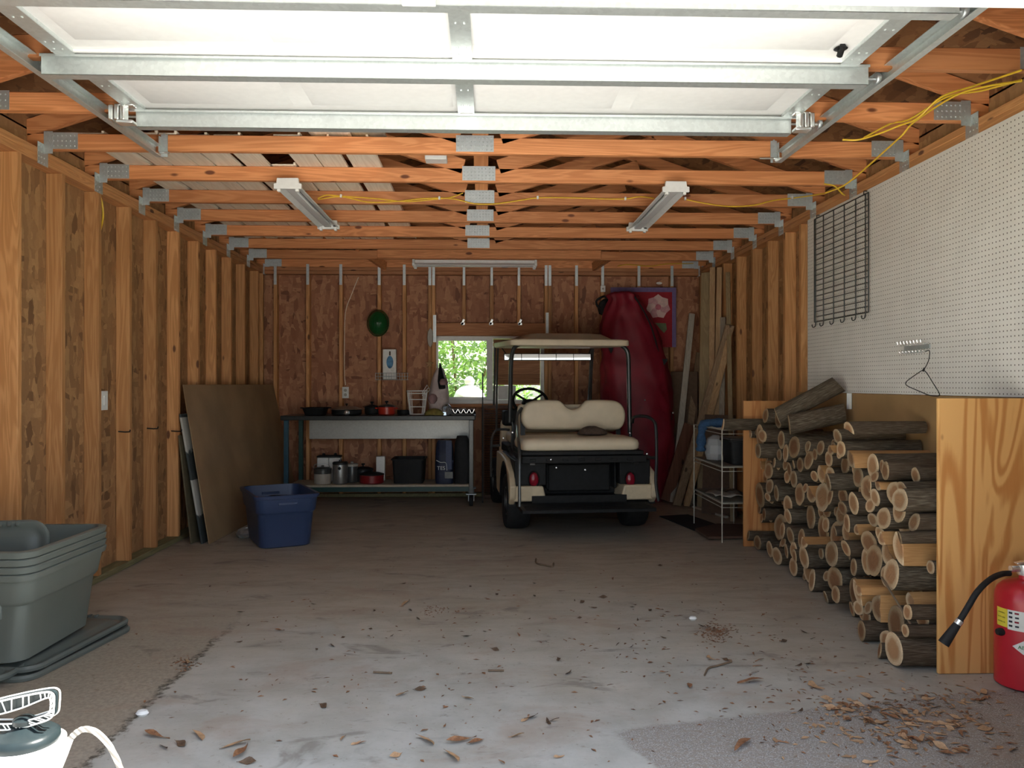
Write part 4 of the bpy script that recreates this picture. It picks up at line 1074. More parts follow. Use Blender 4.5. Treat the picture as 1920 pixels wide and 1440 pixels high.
# wide five-pane mirror
m0, m1 = cpt(946, 669, 1.36), cpt(1106, 671, 1.36)
_mc, _mr = (m0 + m1) / 2, Matrix.Rotation(R(-7), 3, 'Z')
class MR(MB):
    def build(self, *a, **k):
        for p in self.v: p.xy = (_mr @ (p - V((_mc.x, 1.36, 0))) + V((_mc.x, 1.36, 0))).xy
        return MB.build(self, *a, **k)
MR().box((m0.x - .006, 1.352, m0.z - .037), (m1.x + .006, 1.372, m0.z + .037)).tube([(m0.x + .02, 1.36, m0.z + .03), (m0.x - .06, 1.44, m0.z + .14)], .006, 6).tube([(m1.x - .02, 1.36, m0.z + .03), (m1.x + .02, 1.44, m0.z + .12)], .006, 6).build('rear_view_mirror', M['black'], cart, bevel=.004)
mm = NT('mirror_glass').out((.85, .86, .88), .04, 1.0); M['mirror'] = mm
mir = cart.children[-1]
for i in range(5):
    a = m0.x + (m1.x - m0.x) * i / 5 + .003; b = m0.x + (m1.x - m0.x) * (i + 1) / 5 - .003; t = (i - 2) * .004
    MR().hexa([(a, 1.349 + t * .2, m0.z - .029), (b, 1.349 - t * .2, m0.z - .029), (b, 1.352, m0.z - .029), (a, 1.352, m0.z - .029)], [(a, 1.3495 + t * .2, m0.z + .029), (b, 1.3495 - t * .2, m0.z + .029), (b, 1.352, m0.z + .029), (a, 1.352, m0.z + .029)]).build('mirror_pane', mm, mir)
# grab bars and arm loops
ctube([[(1186, 792, -.05), (1188, 783, -.12), (1200, 780, -.22), (1215, 782, -.30), (1226, 790, -.36), (1230, 806, -.38), (1231, 860, -.40), (1230, 905, -.42), (1235, 940, -.44)], [(1210, 854, -.36), (1220, 858, -.37), (1231, 858, -.39)]], .013, 'grab_bar', 'dark_metal')
ctube([[(978, 765, .12), (970, 778, .06), (970, 798, -.05), (972, 822, -.40), (974, 850, -.55), (974, 900, -.60), (974, 950, -.62)]], .013, 'grab_bar', 'grey_tube')
ctube([[(921, 894, .75), (921, 840, .75), (923, 820, .75), (930, 807, .75), (945, 805, .75), (955, 806, .72)], [(922, 836, .75), (938, 835, .75)]], .012, 'arm_rail', 'grey_tube')
ctube([[(957, 782, .15), (962, 800, .15), (960, 835, .12), (966, 850, .08)], [(968, 788, .14), (964, 812, .14), (966, 840, .1)], [(955, 840, .1), (962, 856, .0), (973, 868, -.30)]], .012, 'seat_strut', 'dark_metal')
ctube([[(1181, 790, .14), (1182, 815, .14), (1185, 840, .1)]], .016, 'seat_strut', 'dark_metal')
for px, py, y in ((961, 811, .0), (944, 822, .7), (968, 788, .1), (1181, 812, .1), (1213, 851, -.36), (1033, 862, -.5), (1097, 881, -.37), (1043, 877, -.37)):
    MB().lathe([(.0, -.012), (.007, -.010), (.009, 0)], cpt(px, py, y), 8, 'y').build('bolt', M['bright_metal'], cart)
# brown cap on the seat
c = cpt(1108, 819, -.10); cw = Matrix.Rotation(CR, 3, 'Z') @ V((c.x, -.12, 0)) + CC; cw.z = z0 + .099
M['brown_cloth'] = plain('brown_cloth', (.075, .05, .036), .85, var=.3, scale=40, bump=.4)
rr = random.Random(5); mb = MB(); rings = []
for i, (r, h) in enumerate([(.125, .0), (.13, .012), (.118, .03), (.10, .05), (.07, .066), (.03, .072), (.004, .073)]):
    rings.append([V((cw.x + math.cos(R(a)) * r * (1 + .12 * math.sin(3 * R(a) + i)), cw.y + math.sin(R(a)) * r * .62, cw.z + h + .008 * math.sin(4 * R(a) + i * 1.3) * (1 if i > 1 else 0))) for a in range(0, 360, 18)])
mb.loft(rings); tag(mb.build('crumpled_cloth', M['brown_cloth'], ang=80, subsurf=1), 'crumpled dark brown cloth lying on the rear seat of the golf cart', 'cloth')

# ------------------------------------------------------------------ steel bench
BX0, BX1, BY0, BY1, BZ = -1.985, -.125, 7.86, 8.36, .898
M['bench_blue'] = plain('bench_blue', (.02, .075, .115), .4, var=.1)
M['bench_green'] = plain('bench_green', (.012, .05, .045), .4, var=.1)
M['bench_dark'] = plain('bench_top_dark', (.02, .022, .022), .35, var=.2)
bn = thing('workbench', ((BX0 + BX1) / 2, 8.1, 0), 'long rolling steel workbench with a stainless apron under the window', 'workbench')
MB().box((BX0 - .03, BY0 - .02, BZ - .045), (BX1 + .02, BY1 + .02, BZ)).build('bench_top', M['bench_dark'], bn, bevel=.006)
for x, y, m in ((BX0 + .02, BY0 + .02, 'bench_blue'), (BX0 + .06, BY1 - .03, 'bench_green'), (BX1 - .02, BY0 + .02, 'grey_tube'), (BX1 - .03, BY1 - .03, 'bench_green')):
    MB().box((x - .022, y - .022, .125), (x + .022, y + .022, BZ - .045)).build('leg', M[m], bn, bevel=.004)
    w = MB().box((x - .05, y - .05, .115), (x + .05, y + .05, .125)).box((x - .03, y - .03, .05), (x - .024, y + .02, .115)).box((x + .024, y - .03, .05), (x + .03, y + .02, .115)).build('caster', M['clip'], bn, bevel=.002)
    MB().lathe([(.02, -.02), (.048, -.018), (.05, -.01), (.05, .01), (.048, .018), (.02, .02)], (x, y - .012, .051), 20, 'x').build('caster_wheel', M['rubber'], w)
a0, a1 = pty(580, 800, 8.28).x, pty(884, 800, 8.28).x
MB().box((a0, 8.28, pty(700, 823, 8.28).z), (a1, 8.284, BZ - .046)).box((a0, 8.28, pty(700, 823, 8.28).z), (a1, 8.31, pty(700, 823, 8.28).z + .003)).build('apron', M['steel'], bn, bevel=.001)
zs = .215
MB().box((BX0 + .04, BY0 + .0, zs - .022), (BX1 - .045, BY1 - .06, zs)).build('lower_shelf', plain('shelf_board', (.42, .36, .27), .6, var=.1), bn, bevel=.002)
MB().box((BX0 + .04, BY0 + .005, zs - .07), (BX1 - .04, BY0 + .03, zs - .024)).box((BX0 + .04, BY1 - .09, zs - .07), (BX1 - .04, BY1 - .06, zs - .024)).build('shelf_rail', M['bench_green'], bn)
T = BZ + .001
def at(px, y): return pty(px, 770, y).x
def pot(name, lab, cat, x, y, z, r, h, mat, lid=None, handle=True, parts=()):
    t = thing(name, (x, y, z), lab, cat)
    MB().lathe([(r * .9, 0), (r, .008), (r, h - .004), (r * 1.05, h), (r * .97, h), (r * .94, .012), (.001, .012)], (x, y, z), 28, cap=False).lathe([(.001, .001), (r * .9, .001)], (x, y, z), 28, cap=False).build('body', mat, t)
    if lid:
        lm = MB().lathe([(r * 1.04, h + .001), (r * 1.03, h + .008), (r * .7, h + .02), (r * .2, h + .028), (.001, h + .029)], (x, y, z), 28)
        lm.build('lid', lid, t)
        MB().lathe([(.008, h + .028), (.008, h + .04), (.02, h + .05), (.016, h + .06), (.001, h + .062)], (x, y, z), 14).build('knob', M['black'], t)
    return t
x0, x1 = at(572, 8.1), at(612, 8.1)
tr = thing('roasting_pan', ((x0 + x1) / 2, 8.1, T), 'black roasting pan on the end of the bench near the leaning sheets', 'pan')
MB().loft([[V(((x0 + x1) / 2 + a, 8.1 + b, T + z)) for a, b in rounded((x1 - x0) - .04 * k, .30 - .04 * k, .04, 4)] for k, z in ((1, 0), (0, .06), (-.4, .07), (-.4, .073), (.2, .062), (1.1, .006))]).build('body', M['black'], tr)
for s in (-1, 1): MB().tube(smooth_path([((x0 + x1) / 2 + s * (x1 - x0) / 2, 8.05, T + .065), ((x0 + x1) / 2 + s * ((x1 - x0) / 2 + .04), 8.08, T + .07), ((x0 + x1) / 2 + s * ((x1 - x0) / 2 + .04), 8.12, T + .07), ((x0 + x1) / 2 + s * (x1 - x0) / 2, 8.15, T + .065)], 4), .006, 6).build('handle', M['black'], tr)
x = at(650, 8.08)
t = pot('frying_pan', 'wide dark pan under a silver lid on the bench below the wall outlet', 'pan', x, 8.08, T, .15, .05, M['black'])
MB().lathe([(.155, .052), (.16, .056), (.15, .062), (.10, .08), (.03, .088), (.001, .089)], (x, 8.08, T), 28).build('lid', M['steel'], t)
MB().lathe([(.006, .088), (.007, .1), (.018, .108), (.001, .116)], (x, 8.08, T), 12).build('knob', M['black'], t)
x = at(650, 7.93)
tag(MB().lathe([(.001, 0), (.02, .004), (.03, .02), (.026, .04), (.012, .05), (.001, .051)], (x, 7.93, T), 18).build('measuring_ball', M['bright_metal']), 'small shiny round knob of metal in front of the silver lidded pan', 'kitchenware')
M['red_enamel'] = plain('red_enamel', (.42, .03, .015), .3, var=.06)
x = at(725, 8.05)
t = pot('red_pot', 'red enamel pot with dark lid on the bench', 'pot', x, 8.05, T, .085, .08, M['red_enamel'], M['dark_metal'])
for s in (-1, 1): MB().tube(smooth_path([(x + s * .083, 8.03, T + .065), (x + s * .11, 8.035, T + .068), (x + s * .11, 8.065, T + .068), (x + s * .083, 8.07, T + .065)], 4), .006, 6).build('handle', M['red_enamel'], t)
x = at(697, 8.18); pot('black_pot', 'black saucepan behind the red enamel pot', 'pot', x, 8.20, T, .075, .07, M['black'], M['black'])
x = at(757, 8.1); pot('black_pot', 'low black pan between the red pot and the wire basket', 'pan', x, 8.12, T, .07, .045, M['black'])
# wire basket
x0, x1, yb_ = at(764, 8.05), at(801, 8.05), 8.05
bk = thing('wire_basket', ((x0 + x1) / 2, yb_, T), 'white wire basket standing upright on the bench beside the window', 'basket')
zt = pty(780, 733, yb_).z; cx = (x0 + x1) / 2
def sq(w, z): return [(cx + a, yb_ + b, z) for a, b in rounded(w, w * .8, w * .15, 3)]
MB().tube(sq(x1 - x0, zt), .006, 6, closed=True).tube(sq(x1 - x0 - .01, zt - .025), .004, 6, closed=True).build('rim', M['white'], bk)
m = MB()
n = 16
up, lo = sq(x1 - x0 - .005, zt - .01), sq((x1 - x0) * .72, T + .006)
for i in range(n): m.tube([lo[i], up[i]], .003, 5)
for f in (.33, .66): m.tube([V(a).lerp(V(b), f) for a, b in zip(lo, up)], .003, 5, closed=True)
m.tube(lo, .004, 5, closed=True); m.build('wire_mesh', M['white'], bk)
q = pty(797, 731, yb_ + .02); s = .038
mb = MB().tube([q + V((-.03, 0, -.03)), q + V((.02, 0, .05)), q + V((.05, 0, .0)), q + V((.0, 0, -.05))], .004, 6, closed=True).tube([q + V((-.03, .01, -.06)), q + V((.0, .01, -.01)), q + V((.035, .01, .02))], .004, 6)
tag(mb.build('wire_rack', M['white']), 'white diamond shaped wire holder sticking out of the wire basket', 'wire rack')
# cloth sack with folded umbrella
M['pink_cloth'] = plain('pale_pink_cloth', (.50, .42, .40), .8, var=.15, scale=12, bump=.3)
M['pink_dark'] = plain('dusky_pink_cloth', (.28, .17, .17), .8, var=.2, scale=12)
sk = thing('cloth_sack', (at(825, 8.12), 8.12, T), 'pale pink cloth sack with a dark folded umbrella in it, against the window', 'sack')
mb = MB(); rings = []
for z_, w, c in ((758, 17, 823), (745, 19, 822), (730, 17, 823), (712, 14, 824), (700, 10, 824), (690, 6, 825)):
    p = pty(c, z_, 8.12); rw = w * 8.12 / FPX
    if z_ == 758: p.z = T
    rings.append([V((p.x + math.cos(R(a)) * rw * (1 + .08 * math.sin(5 * R(a))), 8.12 + math.sin(R(a)) * rw * .6, p.z)) for a in range(0, 360, 15)])
mb.loft(rings); mb.build('sack', M['pink_cloth'], sk, ang=80)
p0, p1 = pty(829, 728, 8.04), pty(825, 681, 8.12)
MB().tube([p0, p0.lerp(p1, .3), p0.lerp(p1, .9), p1], [.035, .04, .012, .006], 12).build('folded_umbrella', M['black'], sk)
MB().lathe([(.035, 0), (.045, .03), (.03, .06), (.01, .065)], pty(832, 722, 8.02), 12).build('folded_flap', M['pink_dark'], sk)
MB().lathe([(.02, 0), (.045, .03), (.05, .06), (.035, .09), (.01, .1)], pty(811, 757, 8.05), 12).build('folded_flap', M['pink_dark'], sk)
c = pty(838, 770, 7.98); c.z = T
cl = NT('clear_plastic'); cl.b.inputs['Transmission Weight'].default_value = .85; M['clear'] = cl.out((.9, .92, .92), .12)
rr = random.Random(3); rings = []
for h, r in ((0, .05), (.03, .06), (.06, .055), (.09, .04), (.11, .015)): rings.append([V((c.x + math.cos(R(a)) * r * rr.uniform(.8, 1.1), c.y + math.sin(R(a)) * r * rr.uniform(.8, 1.1), c.z + h)) for a in range(0, 360, 24)])
tag(MB().loft(rings).build('plastic_bag', M['clear'], ang=10), 'crumpled clear plastic bag on the bench below the window corner', 'bag')
M['olive_cloth'] = plain('olive_cloth', (.20, .16, .04), .85, var=.2, bump=.3)
c = pty(814, 770, 7.92); c.z = T; rings = []
for h, r in ((0, .09), (.02, .092), (.045, .07), (.06, .04), (.066, .006)): rings.append([V((c.x + math.cos(R(a)) * r * 1.05, c.y + math.sin(R(a)) * r * .6, c.z + h + .004 * math.sin(3 * R(a)))) for a in range(0, 360, 20)])
tag(MB().loft(rings).build('folded_cloth', M['olive_cloth'], ang=80), 'olive yellow cloth heap on the bench in front of the pink sack', 'cloth')
x0, x1 = at(846, 8.0), at(889, 8.0)
ty = thing('grill_tray', ((x0 + x1) / 2, 8.0, T), 'low wire tray with dark lids at the cart end of the bench', 'tray')
MB().loft([[V(((x0 + x1) / 2 + a, 8.0 + b, T + z)) for a, b in rounded((x1 - x0) - k, .3 - k, .03, 3)] for k, z in ((.02, 0), (0, .02), (-.006, .022), (.02, .006))]).build('tray', M['steel'], ty)
MB().tube([(x0, 7.86, T + .06), (x1, 7.86, T + .06), (x1, 8.14, T + .06), (x0, 8.14, T + .06)], .003, 6, closed=True).build('wire_rim', M['bright_metal'], ty)
for i in range(4): MB().tube(smooth_path([(x0 + .02 + i * .055, 7.86, T + .06), (x0 + .045 + i * .055, 7.86, T + .02), (x0 + .07 + i * .055, 7.86, T + .06)], 3), .003, 5).build('wire_loop', M['bright_metal'], ty)
for i in range(3): MB().lathe([(.045, 0), (.047, .02), (.03, .035), (.012, .05), (.001, .052)], (x0 + .06 + i * .07, 8.0 + .05 * (i % 2), T + .008), 16).build('lid', M['black'], ty)
# lower shelf
S = zs + .001
def cans(px, y, r, h, name, lab, mat, lid, cat='canister'):
    x = at(px, y); t = thing(name, (x, y, S), lab, cat)
    MB().lathe([(r * .97, 0), (r, .006), (r, h - .006), (r * .97, h)], (x, y, S), 28).build('body', mat, t)
    MB().lathe([(r * 1.02, h), (r * 1.03, h + .018), (r * .9, h + .026), (r * .3, h + .028), (.014, h + .03), (.014, h + .045), (.001, h + .048)], (x, y, S), 28).build('lid', lid, t)
    return t
M['putty'] = plain('putty_can', (.40, .37, .32), .5, var=.06)
a = cans(605, 7.98, .085, .135, 'paint_can', 'pale can with grey top on the lower bench shelf, nearest the blue tote', M['putty'], M['grey_tube'])
MB().lathe([(.0865, .10), (.0865, .135)], (at(605, 7.98), 7.98, S), 28, cap=False).build('can_band', M['grey_tube'], a)
MB().tube(smooth_path([(at(605, 7.98) - .086, 7.98, S + .12), (at(605, 7.98) - .07, 7.93, S + .19), (at(605, 7.98), 7.91, S + .20), (at(605, 7.98) + .07, 7.93, S + .19), (at(605, 7.98) + .086, 7.98, S + .12)], 4), .003, 6).build('bail_handle', M['clip'], a)
b = cans(638, 8.0, .075, .19, 'steel_canister', 'shiny steel canister on the lower bench shelf', M['steel'], M['dark_metal'])
MB().lathe([(.001, -.004), (.014, -.003), (.016, 0)], (at(638, 8.0) + .005, 7.924, S + .155), 12, 'y').build('spigot', M['black'], b)
for px, lab in ((607, 'square white canister behind the pale can on the lower bench shelf'), (629, 'square white canister behind the shiny steel one')):
    x = at(px, 8.18); t = thing('square_canister', (x, 8.18, S), lab, 'canister')
    MB().box((x - .058, 8.12, S), (x + .058, 8.24, S + .245)).build('body', M['white'], t, bevel=.012, seg=3)
    MB().box((x - .06, 8.118, S + .246), (x + .06, 8.242, S + .262)).lathe([(.012, .262), (.018, .28), (.001, .288)], (x, 8.18, S), 12).build('lid', M['black'], t, bevel=.003)
cans(660, 8.1, .06, .16, 'glass_jar', 'jar with pale lid beside the shiny steel canister', M['grey_tube'], M['putty'], 'jar')
x = at(697, 8.0)
t = pot('casserole_pot', 'dark red casserole with black lid on the lower bench shelf', 'pot', x, 8.0, S, .12, .085, plain('dark_red_enamel', (.20, .012, .015), .35), M['black'])
x = at(680, 8.14); pot('stock_pot', 'dark stew pot behind the dark red casserole', 'pot', x, 8.17, S, .10, .12, M['dark_metal'], M['black'])
x = at(714, 8.22); tag(MB().box((x - .045, 8.19, S), (x + .045, 8.25, S + .25)).build('white_box', M['white'], bevel=.006), 'small white box standing behind the dark red casserole', 'box')
x = at(768, 8.1); t = thing('storage_crate', (x, 8.1, S), 'black crate on the lower bench shelf beside the dark blue bag', 'crate')
MB().loft([[V((x + a, 8.1 + b, S + z)) for a, b in rounded(.32 + k, .34 + k, .03, 3)] for k, z in ((-.03, 0), (.0, .23), (.02, .232), (.02, .245), (-.015, .245), (-.045, .012))]).build('body', M['black'], t)
M['navy'] = plain('navy_bag', (.012, .018, .045), .55, var=.2, bump=.2)
M['navy_light'] = plain('navy_print', (.03, .045, .11), .5)
x0, x1 = at(817, 7.98), at(850, 7.98)
bg = thing('charcoal_bag', ((x0 + x1) / 2, 7.98, S), 'dark blue bag with white lettering on the lower bench shelf', 'bag')
rings = []
for z_, k in ((0, 1), (.05, 1.06), (.2, 1.05), (.33, .98), (.40, .9), (.43, .75)): rings.append([V(((x0 + x1) / 2 + a * k, 7.98 + b * k * (1 if z_ < .4 else .4), S + z_)) for a, b in rounded(x1 - x0, .14, .05, 4)])
MB().loft(rings).build('sack', M['navy'], bg, ang=60)
yy = 7.98 - .077
def btxt(s, sz, px, py, mat='label_white'):
    p = pty(px, py, yy); text('printed_text', s, sz, M[mat], bg, p, (R(90), 0, 0))
btxt('TES', .052, 827, 878); btxt('NY', .04, 846, 866, 'navy_light')
p = pty(839, 868, yy); MB().tube(smooth_path([pty(818, 863, yy), pty(826, 867, yy), pty(836, 868, yy), pty(838, 882, yy)], 4), .003, 5).build('printed_line', M['label_white'], bg)
pA, pB = pty(834, 885, yy), pty(849, 897, yy); MB().box((pA.x, yy - .001, pB.z), (pB.x, yy + .004, pA.z)).build('printed_panel', M['grey_tube'], bg)
pA, pB = pty(836, 826, yy + .02), pty(847, 880, yy + .01); MB().box((pA.x, yy - .002, pB.z), (pB.x, yy + .02, pA.z)).build('printed_panel', M['navy_light'], bg)
x = at(868, 8.0); rings = []
for z_, k in ((0, 1), (.1, 1.08), (.3, 1.05), (.40, .9), (.47, .6)): rings.append([V((x + a * k + .01 * math.sin(z_ * 9), 8.02 + b * k, S + z_)) for a, b in rounded(.17, .2, .06, 4)])
tag(MB().loft(rings).build('trash_bag', M['rubber'], ang=60), 'tall black bag at the cart end of the lower bench shelf', 'bag')
# ------------------------------------------------------------------ things on the back wall
M['helmet'] = plain('green_helmet', (.012, .09, .025), .25, var=.06)
hc = pty(709, 606, YB - .004)
hm = thing('hard_hat', hc, 'green hard hat hanging on a stud of the back wall', 'helmet')
MB().lathe([(.112, .0), (.11, -.02), (.100, -.06), (.075, -.10), (.04, -.122), (.001, -.128)], hc, 32, 'y', sx=1.24, cap=False).build('shell', M['helmet'], hm)
MB().lathe([(.110, .0), (.118, -.006), (.112, -.012)], hc + V((0, 0, 0)), 32, 'y', sx=1.22, cap=False).build('brim', M['helmet'], hm)
for dx in (-.018, .0, .018): MB().tube(smooth_path([hc + V((dx, -.112, .06)), hc + V((dx, -.130, .0)), hc + V((dx, -.116, -.055))], 4), .006, 6).build('ridge', M['helmet'], hm)
# wire shelf and boxed item
p0, p1 = pty(704, 712, YB - .12), pty(764, 712, YB - .12)
ws = thing('wire_shelf', ((p0.x + p1.x) / 2, YB - .06, p0.z), 'small grey wire shelf on the studs above the bench', 'shelf')
m = MB(); zl, zh = p0.z, p0.z + .07
for z_ in (zl, zh, (zl + zh) / 2): m.tube([(p0.x, YB - .004, z_), (p0.x, YB - .12, z_), (p1.x, YB - .12, z_), (p1.x, YB - .004, z_)], .0035, 6)
m.build('side_rail', M['clip'], ws)
m = MB()
for i in range(13):
    x = p0.x + (p1.x - p0.x) * i / 12; m.tube([(x, YB - .004, zl), (x, YB - .12, zl), (x, YB - .12, zh)], .0028, 5)
m.build('wire_floor', M['clip'], ws)
M['box_blue'] = plain('box_picture_blue', (.05, .20, .38), .4, var=.3, scale=18)
b0, b1 = pty(718, 700, YB - .07), pty(743, 655, YB - .07)
bx_ = thing('carton', ((b0.x + b1.x) / 2, YB - .06, zl + .006), 'white carton with a blue oval picture on the wire shelf', 'carton')
MB().box((b0.x, YB - .088, zl + .006), (b1.x, YB - .02, b1.z)).build('box', M['white'], bx_, bevel=.003)
c = pty(731, 679, YB - .089)
MB().lathe([(.001, -.003), (.034, -.0025), (.036, 0)], c, 24, 'y', sx=1.85, sy=1).build('picture', M['box_blue'], bx_)
MB().box((c.x - .008, YB - .0905, c.z + .07), (c.x + .008, YB - .088, c.z + .115)).build('picture_cap', M['brown_cloth'], bx_)
MB().lathe([(.001, -.0035), (.018, -.003), (.02, 0)], c + V((.028, -.001, -.075)), 14, 'y').build('picture_spot', M['label_white'], bx_)
# feather-like pale thing, star ornament
p = pty(806, 632, YB - .03); ol = [(0, .10), (.03, .07), (.035, .0), (.028, -.07), (.005, -.115), (-.02, -.08), (-.03, -.01), (-.022, .06)]
tag(MB().prism(ol, p, (1, 0, 0), (0, 0, 1), (0, .02, 0)).build('oven_mitt', M['putty'], bevel=.008, seg=3), 'pale cloth mitt hanging from the stud beside the window header', 'mitt')
p = pty(805, 682, YB - .02); ol = []
for i in range(10):
    a = R(90 + 36 * i); r = .05 if i % 2 == 0 else .02; ol.append((r * math.cos(a), r * math.sin(a)))
st = tag(MB().prism(ol, p, (1, 0, 0), (0, 0, 1), (0, .015, 0)).build('star_ornament', plain('straw_star', (.42, .26, .12), .7), bevel=.003), 'straw coloured star ornament hanging beside the window', 'ornament')
c = pty(648, 736, YB)
ot = thing('wall_outlet', c, 'white wall outlet on the stud above the bench, under the pale cable', 'outlet')
MB().box((c.x - .035, YB - .012, c.z - .06), (c.x + .035, YB - .002, c.z + .06)).build('cover_plate', M['white'], ot, bevel=.003)
for dz in (-.024, .024): MB().lathe([(.017, 0), (.016, -.004)], c + V((0, -.012, dz)), 14, 'y').build('socket', M['putty'], ot)
c = pty(1130, 542, YB)
ot = thing('wall_outlet', c, 'white outlet box high on the back wall beside the red flower banner', 'outlet')
MB().box((c.x - .026, YB - .03, c.z - .034), (c.x + .026, YB - .004, c.z + .034)).build('box', M['white'], ot, bevel=.003)
MB().lathe([(.012, 0), (.011, -.004)], c + V((0, -.03, 0)), 12, 'y').build('socket', M['putty'], ot)
c = pty(1131, 575, YB - .05); mb = MB()
mb.tube(smooth_path([c + V((-.02, 0, .10)), c + V((-.075, -.01, .06)), c + V((-.06, -.02, .0)), c + V((.0, -.02, -.02)), c + V((.05, 0, .05)), c + V((.02, .02, .11)), c + V((-.02, 0, .10))], 6), .012, 8)
mb.lathe([(.02, -.10), (.065, -.08), (.08, -.02), (.06, .05), (.02, .08)], c + V((.02, 0, .0)), 16, sy=.5)
tag(mb.build('strap_bundle', M['rubber'], ang=70), 'black coiled strap bundle hanging at the top of the red bag', 'strap')
p = pty(1236, 531, YB + SD - .004); tag(MB().lathe([(.001, -.003), (.02, -.002), (.024, 0)], p, 12, 'y', sx=.6, sy=1.4).build('paint_spot', M['white']), 'small white spot of paint on the boards above the flower banner', 'paint spot')
# banner with flower
bl, br = pty(1145, 537, YB - .012), pty(1268, 537, YB - .012); zt, zb_ = pty(1200, 539, YB).z, pty(1200, 651, YB).z
bn_ = thing('flower_banner', ((bl.x + br.x) / 2, YB - .008, zb_), 'red banner with purple border and pink flower on the back wall', 'banner')
M['banner_red'] = plain('banner_red', (.33, .012, .022), .7, var=.1); M['banner_purple'] = plain('banner_purple', (.18, .13, .28), .7, var=.08)
MB().box((bl.x, YB - .008, zb_), (br.x, YB - .003, zt)).build('border', M['banner_purple'], bn_)
MB().box((bl.x + .04, YB - .0095, zb_ + .0), (br.x - .045, YB - .008, zt - .05)).build('field', M['banner_red'], bn_)
fc = pty(1234, 575, YB - .011)
M['petal'] = plain('petal_pink', (.62, .33, .34), .7, var=.1); M['petal_light'] = plain('petal_pale', (.72, .50, .46), .7, var=.1); M['petal_deep'] = plain('petal_deep', (.55, .16, .20), .7)
for i in range(7):
    a = R(90 + i * 360 / 7); d = V((math.cos(a), 0, math.sin(a))); e = V((-math.sin(a), 0, math.cos(a)))
    MB().prism([(0, 0), (.045, .045), (.10, .05), (.135, .0), (.10, -.05), (.045, -.045)], fc + V((0, -.0004 * i, 0)), d, e, (0, -.002, 0)).build('petal', M['petal' if i % 2 else 'petal_light'], bn_)
MB().lathe([(.001, -.006), (.03, -.005), (.034, 0)], fc + V((0, -.001, -.005)), 14, 'y').build('flower_centre', M['petal_deep'], bn_)
lc = pty(1240, 614, YB - .011)
MB().prism([(-.07, .05), (.05, .045), (.06, -.02), (.03, -.06), (-.01, -.02)], lc, (1, 0, 0), (0, 0, 1), (0, -.002, 0)).build('leaf_patch', plain('banner_leaf', (.16, .19, .10), .7), bn_)
# big red bag
M['red_bag'] = plain('red_nylon', (.21, .009, .022), .55, var=.16, scale=5, bump=.15)
rb = thing('red_bag', (1.55, 8.2, 0), 'tall red fabric bag cinched at the top, standing behind the golf cart', 'bag')
rows = [(549, 1146, 1184), (555, 1136, 1196), (562, 1142, 1194), (570, 1138, 1204), (580, 1134, 1210), (590, 1130, 1214), (610, 1126, 1226), (640, 1124, 1239), (680, 1126, 1252), (720, 1128, 1257), (770, 1130, 1262), (820, 1134, 1264), (870, 1140, 1262), (915, 1146, 1256), (936, 1155, 1246)]
rings = []
full = []
for (r0, r1) in zip(rows, rows[1:]):
    k = max(1, int((r1[0] - r0[0]) / 8))
    full += [tuple(p + (q - p) * j / k for p, q in zip(r0, r1)) for j in range(k)]
full.append(rows[-1])
for i, (py, a, b) in enumerate(full):
    A, B = pty(a, py, 8.2), pty(b, py, 8.2); c = (A + B) / 2; w = (B.x - A.x) / 2; n = 56
    d = min(.21, .09 + w * .35); h = c.z
    if i == len(full) - 1: c.z = .004
    ring = []
    for j in range(n):
        t = 2 * math.pi * j / n; q = V((math.cos(t), math.sin(t), 0))
        top = max(0, min(1, (h - 1.45) / .7))
        f = .10 * top * math.sin(9 * t + 2 * math.sin(h * 5)) + .13 * noise.noise(V((q.x * 1.6, q.y * 1.6, h * 2.2))) + .08 * noise.noise(V((q.x * 3.5 + 7, q.y * 3.5, h * 7.5))) + .05 * (1 - abs(noise.noise(V((q.x * 2.5 + 3, q.y * 2.5, h * 5 + q.x * 3)))) * 3)
        k = 1 + f * .9
        ring.append(V((c.x + w * math.copysign(abs(math.cos(t)) ** .8, math.cos(t)) * min(k, 1.05), 8.2 + d * math.sin(t) * k, c.z)))
    rings.append(ring)
MB().loft(rings).build('bag_body', M['red_bag'], rb, ang=80)
def on_bag(px, py, dy=.0): return pty(px, py, 8.0 - dy)
MB().tube(smooth_path([on_bag(1190, 556, -.07), on_bag(1205, 580, -.06), on_bag(1218, 605, -.05), on_bag(1225, 625, -.04), on_bag(1232, 650, -.04), on_bag(1239, 680, -.05)], 6), .009, 6).build('strap', M['rubber'], rb)
MB().prism([(-.05, .03), (.06, .035), (.05, .0), (.02, -.035), (.0, -.035)], on_bag(1240, 679, -.06), (1, 0, 0), (0, 0, 1), (0, -.02, 0)).build('strap_buckle', M['rubber'], rb)
MB().tube([on_bag(1246, 772, -.06), on_bag(1260, 773, -.07), on_bag(1260, 787, -.07), on_bag(1246, 786, -.06)], .005, 6, closed=True).build('patch', M['rubber'], rb)
for px, py in ((1262, 774), (1209, 750)): MB().lathe([(.001, -.02), (.008, -.012), (.01, 0)], on_bag(px, py, -.03 if px > 1250 else .01), 10, 'y').build('snap', M['label_white'], rb)
MB().prism([(-.03, .05), (.03, .06), (.05, -.03), (.03, -.07)], on_bag(1140, 650, -.04), (1, 0, 0), (0, 0, 1), (0, -.02, 0)).build('webbing', M['rubber'], rb)

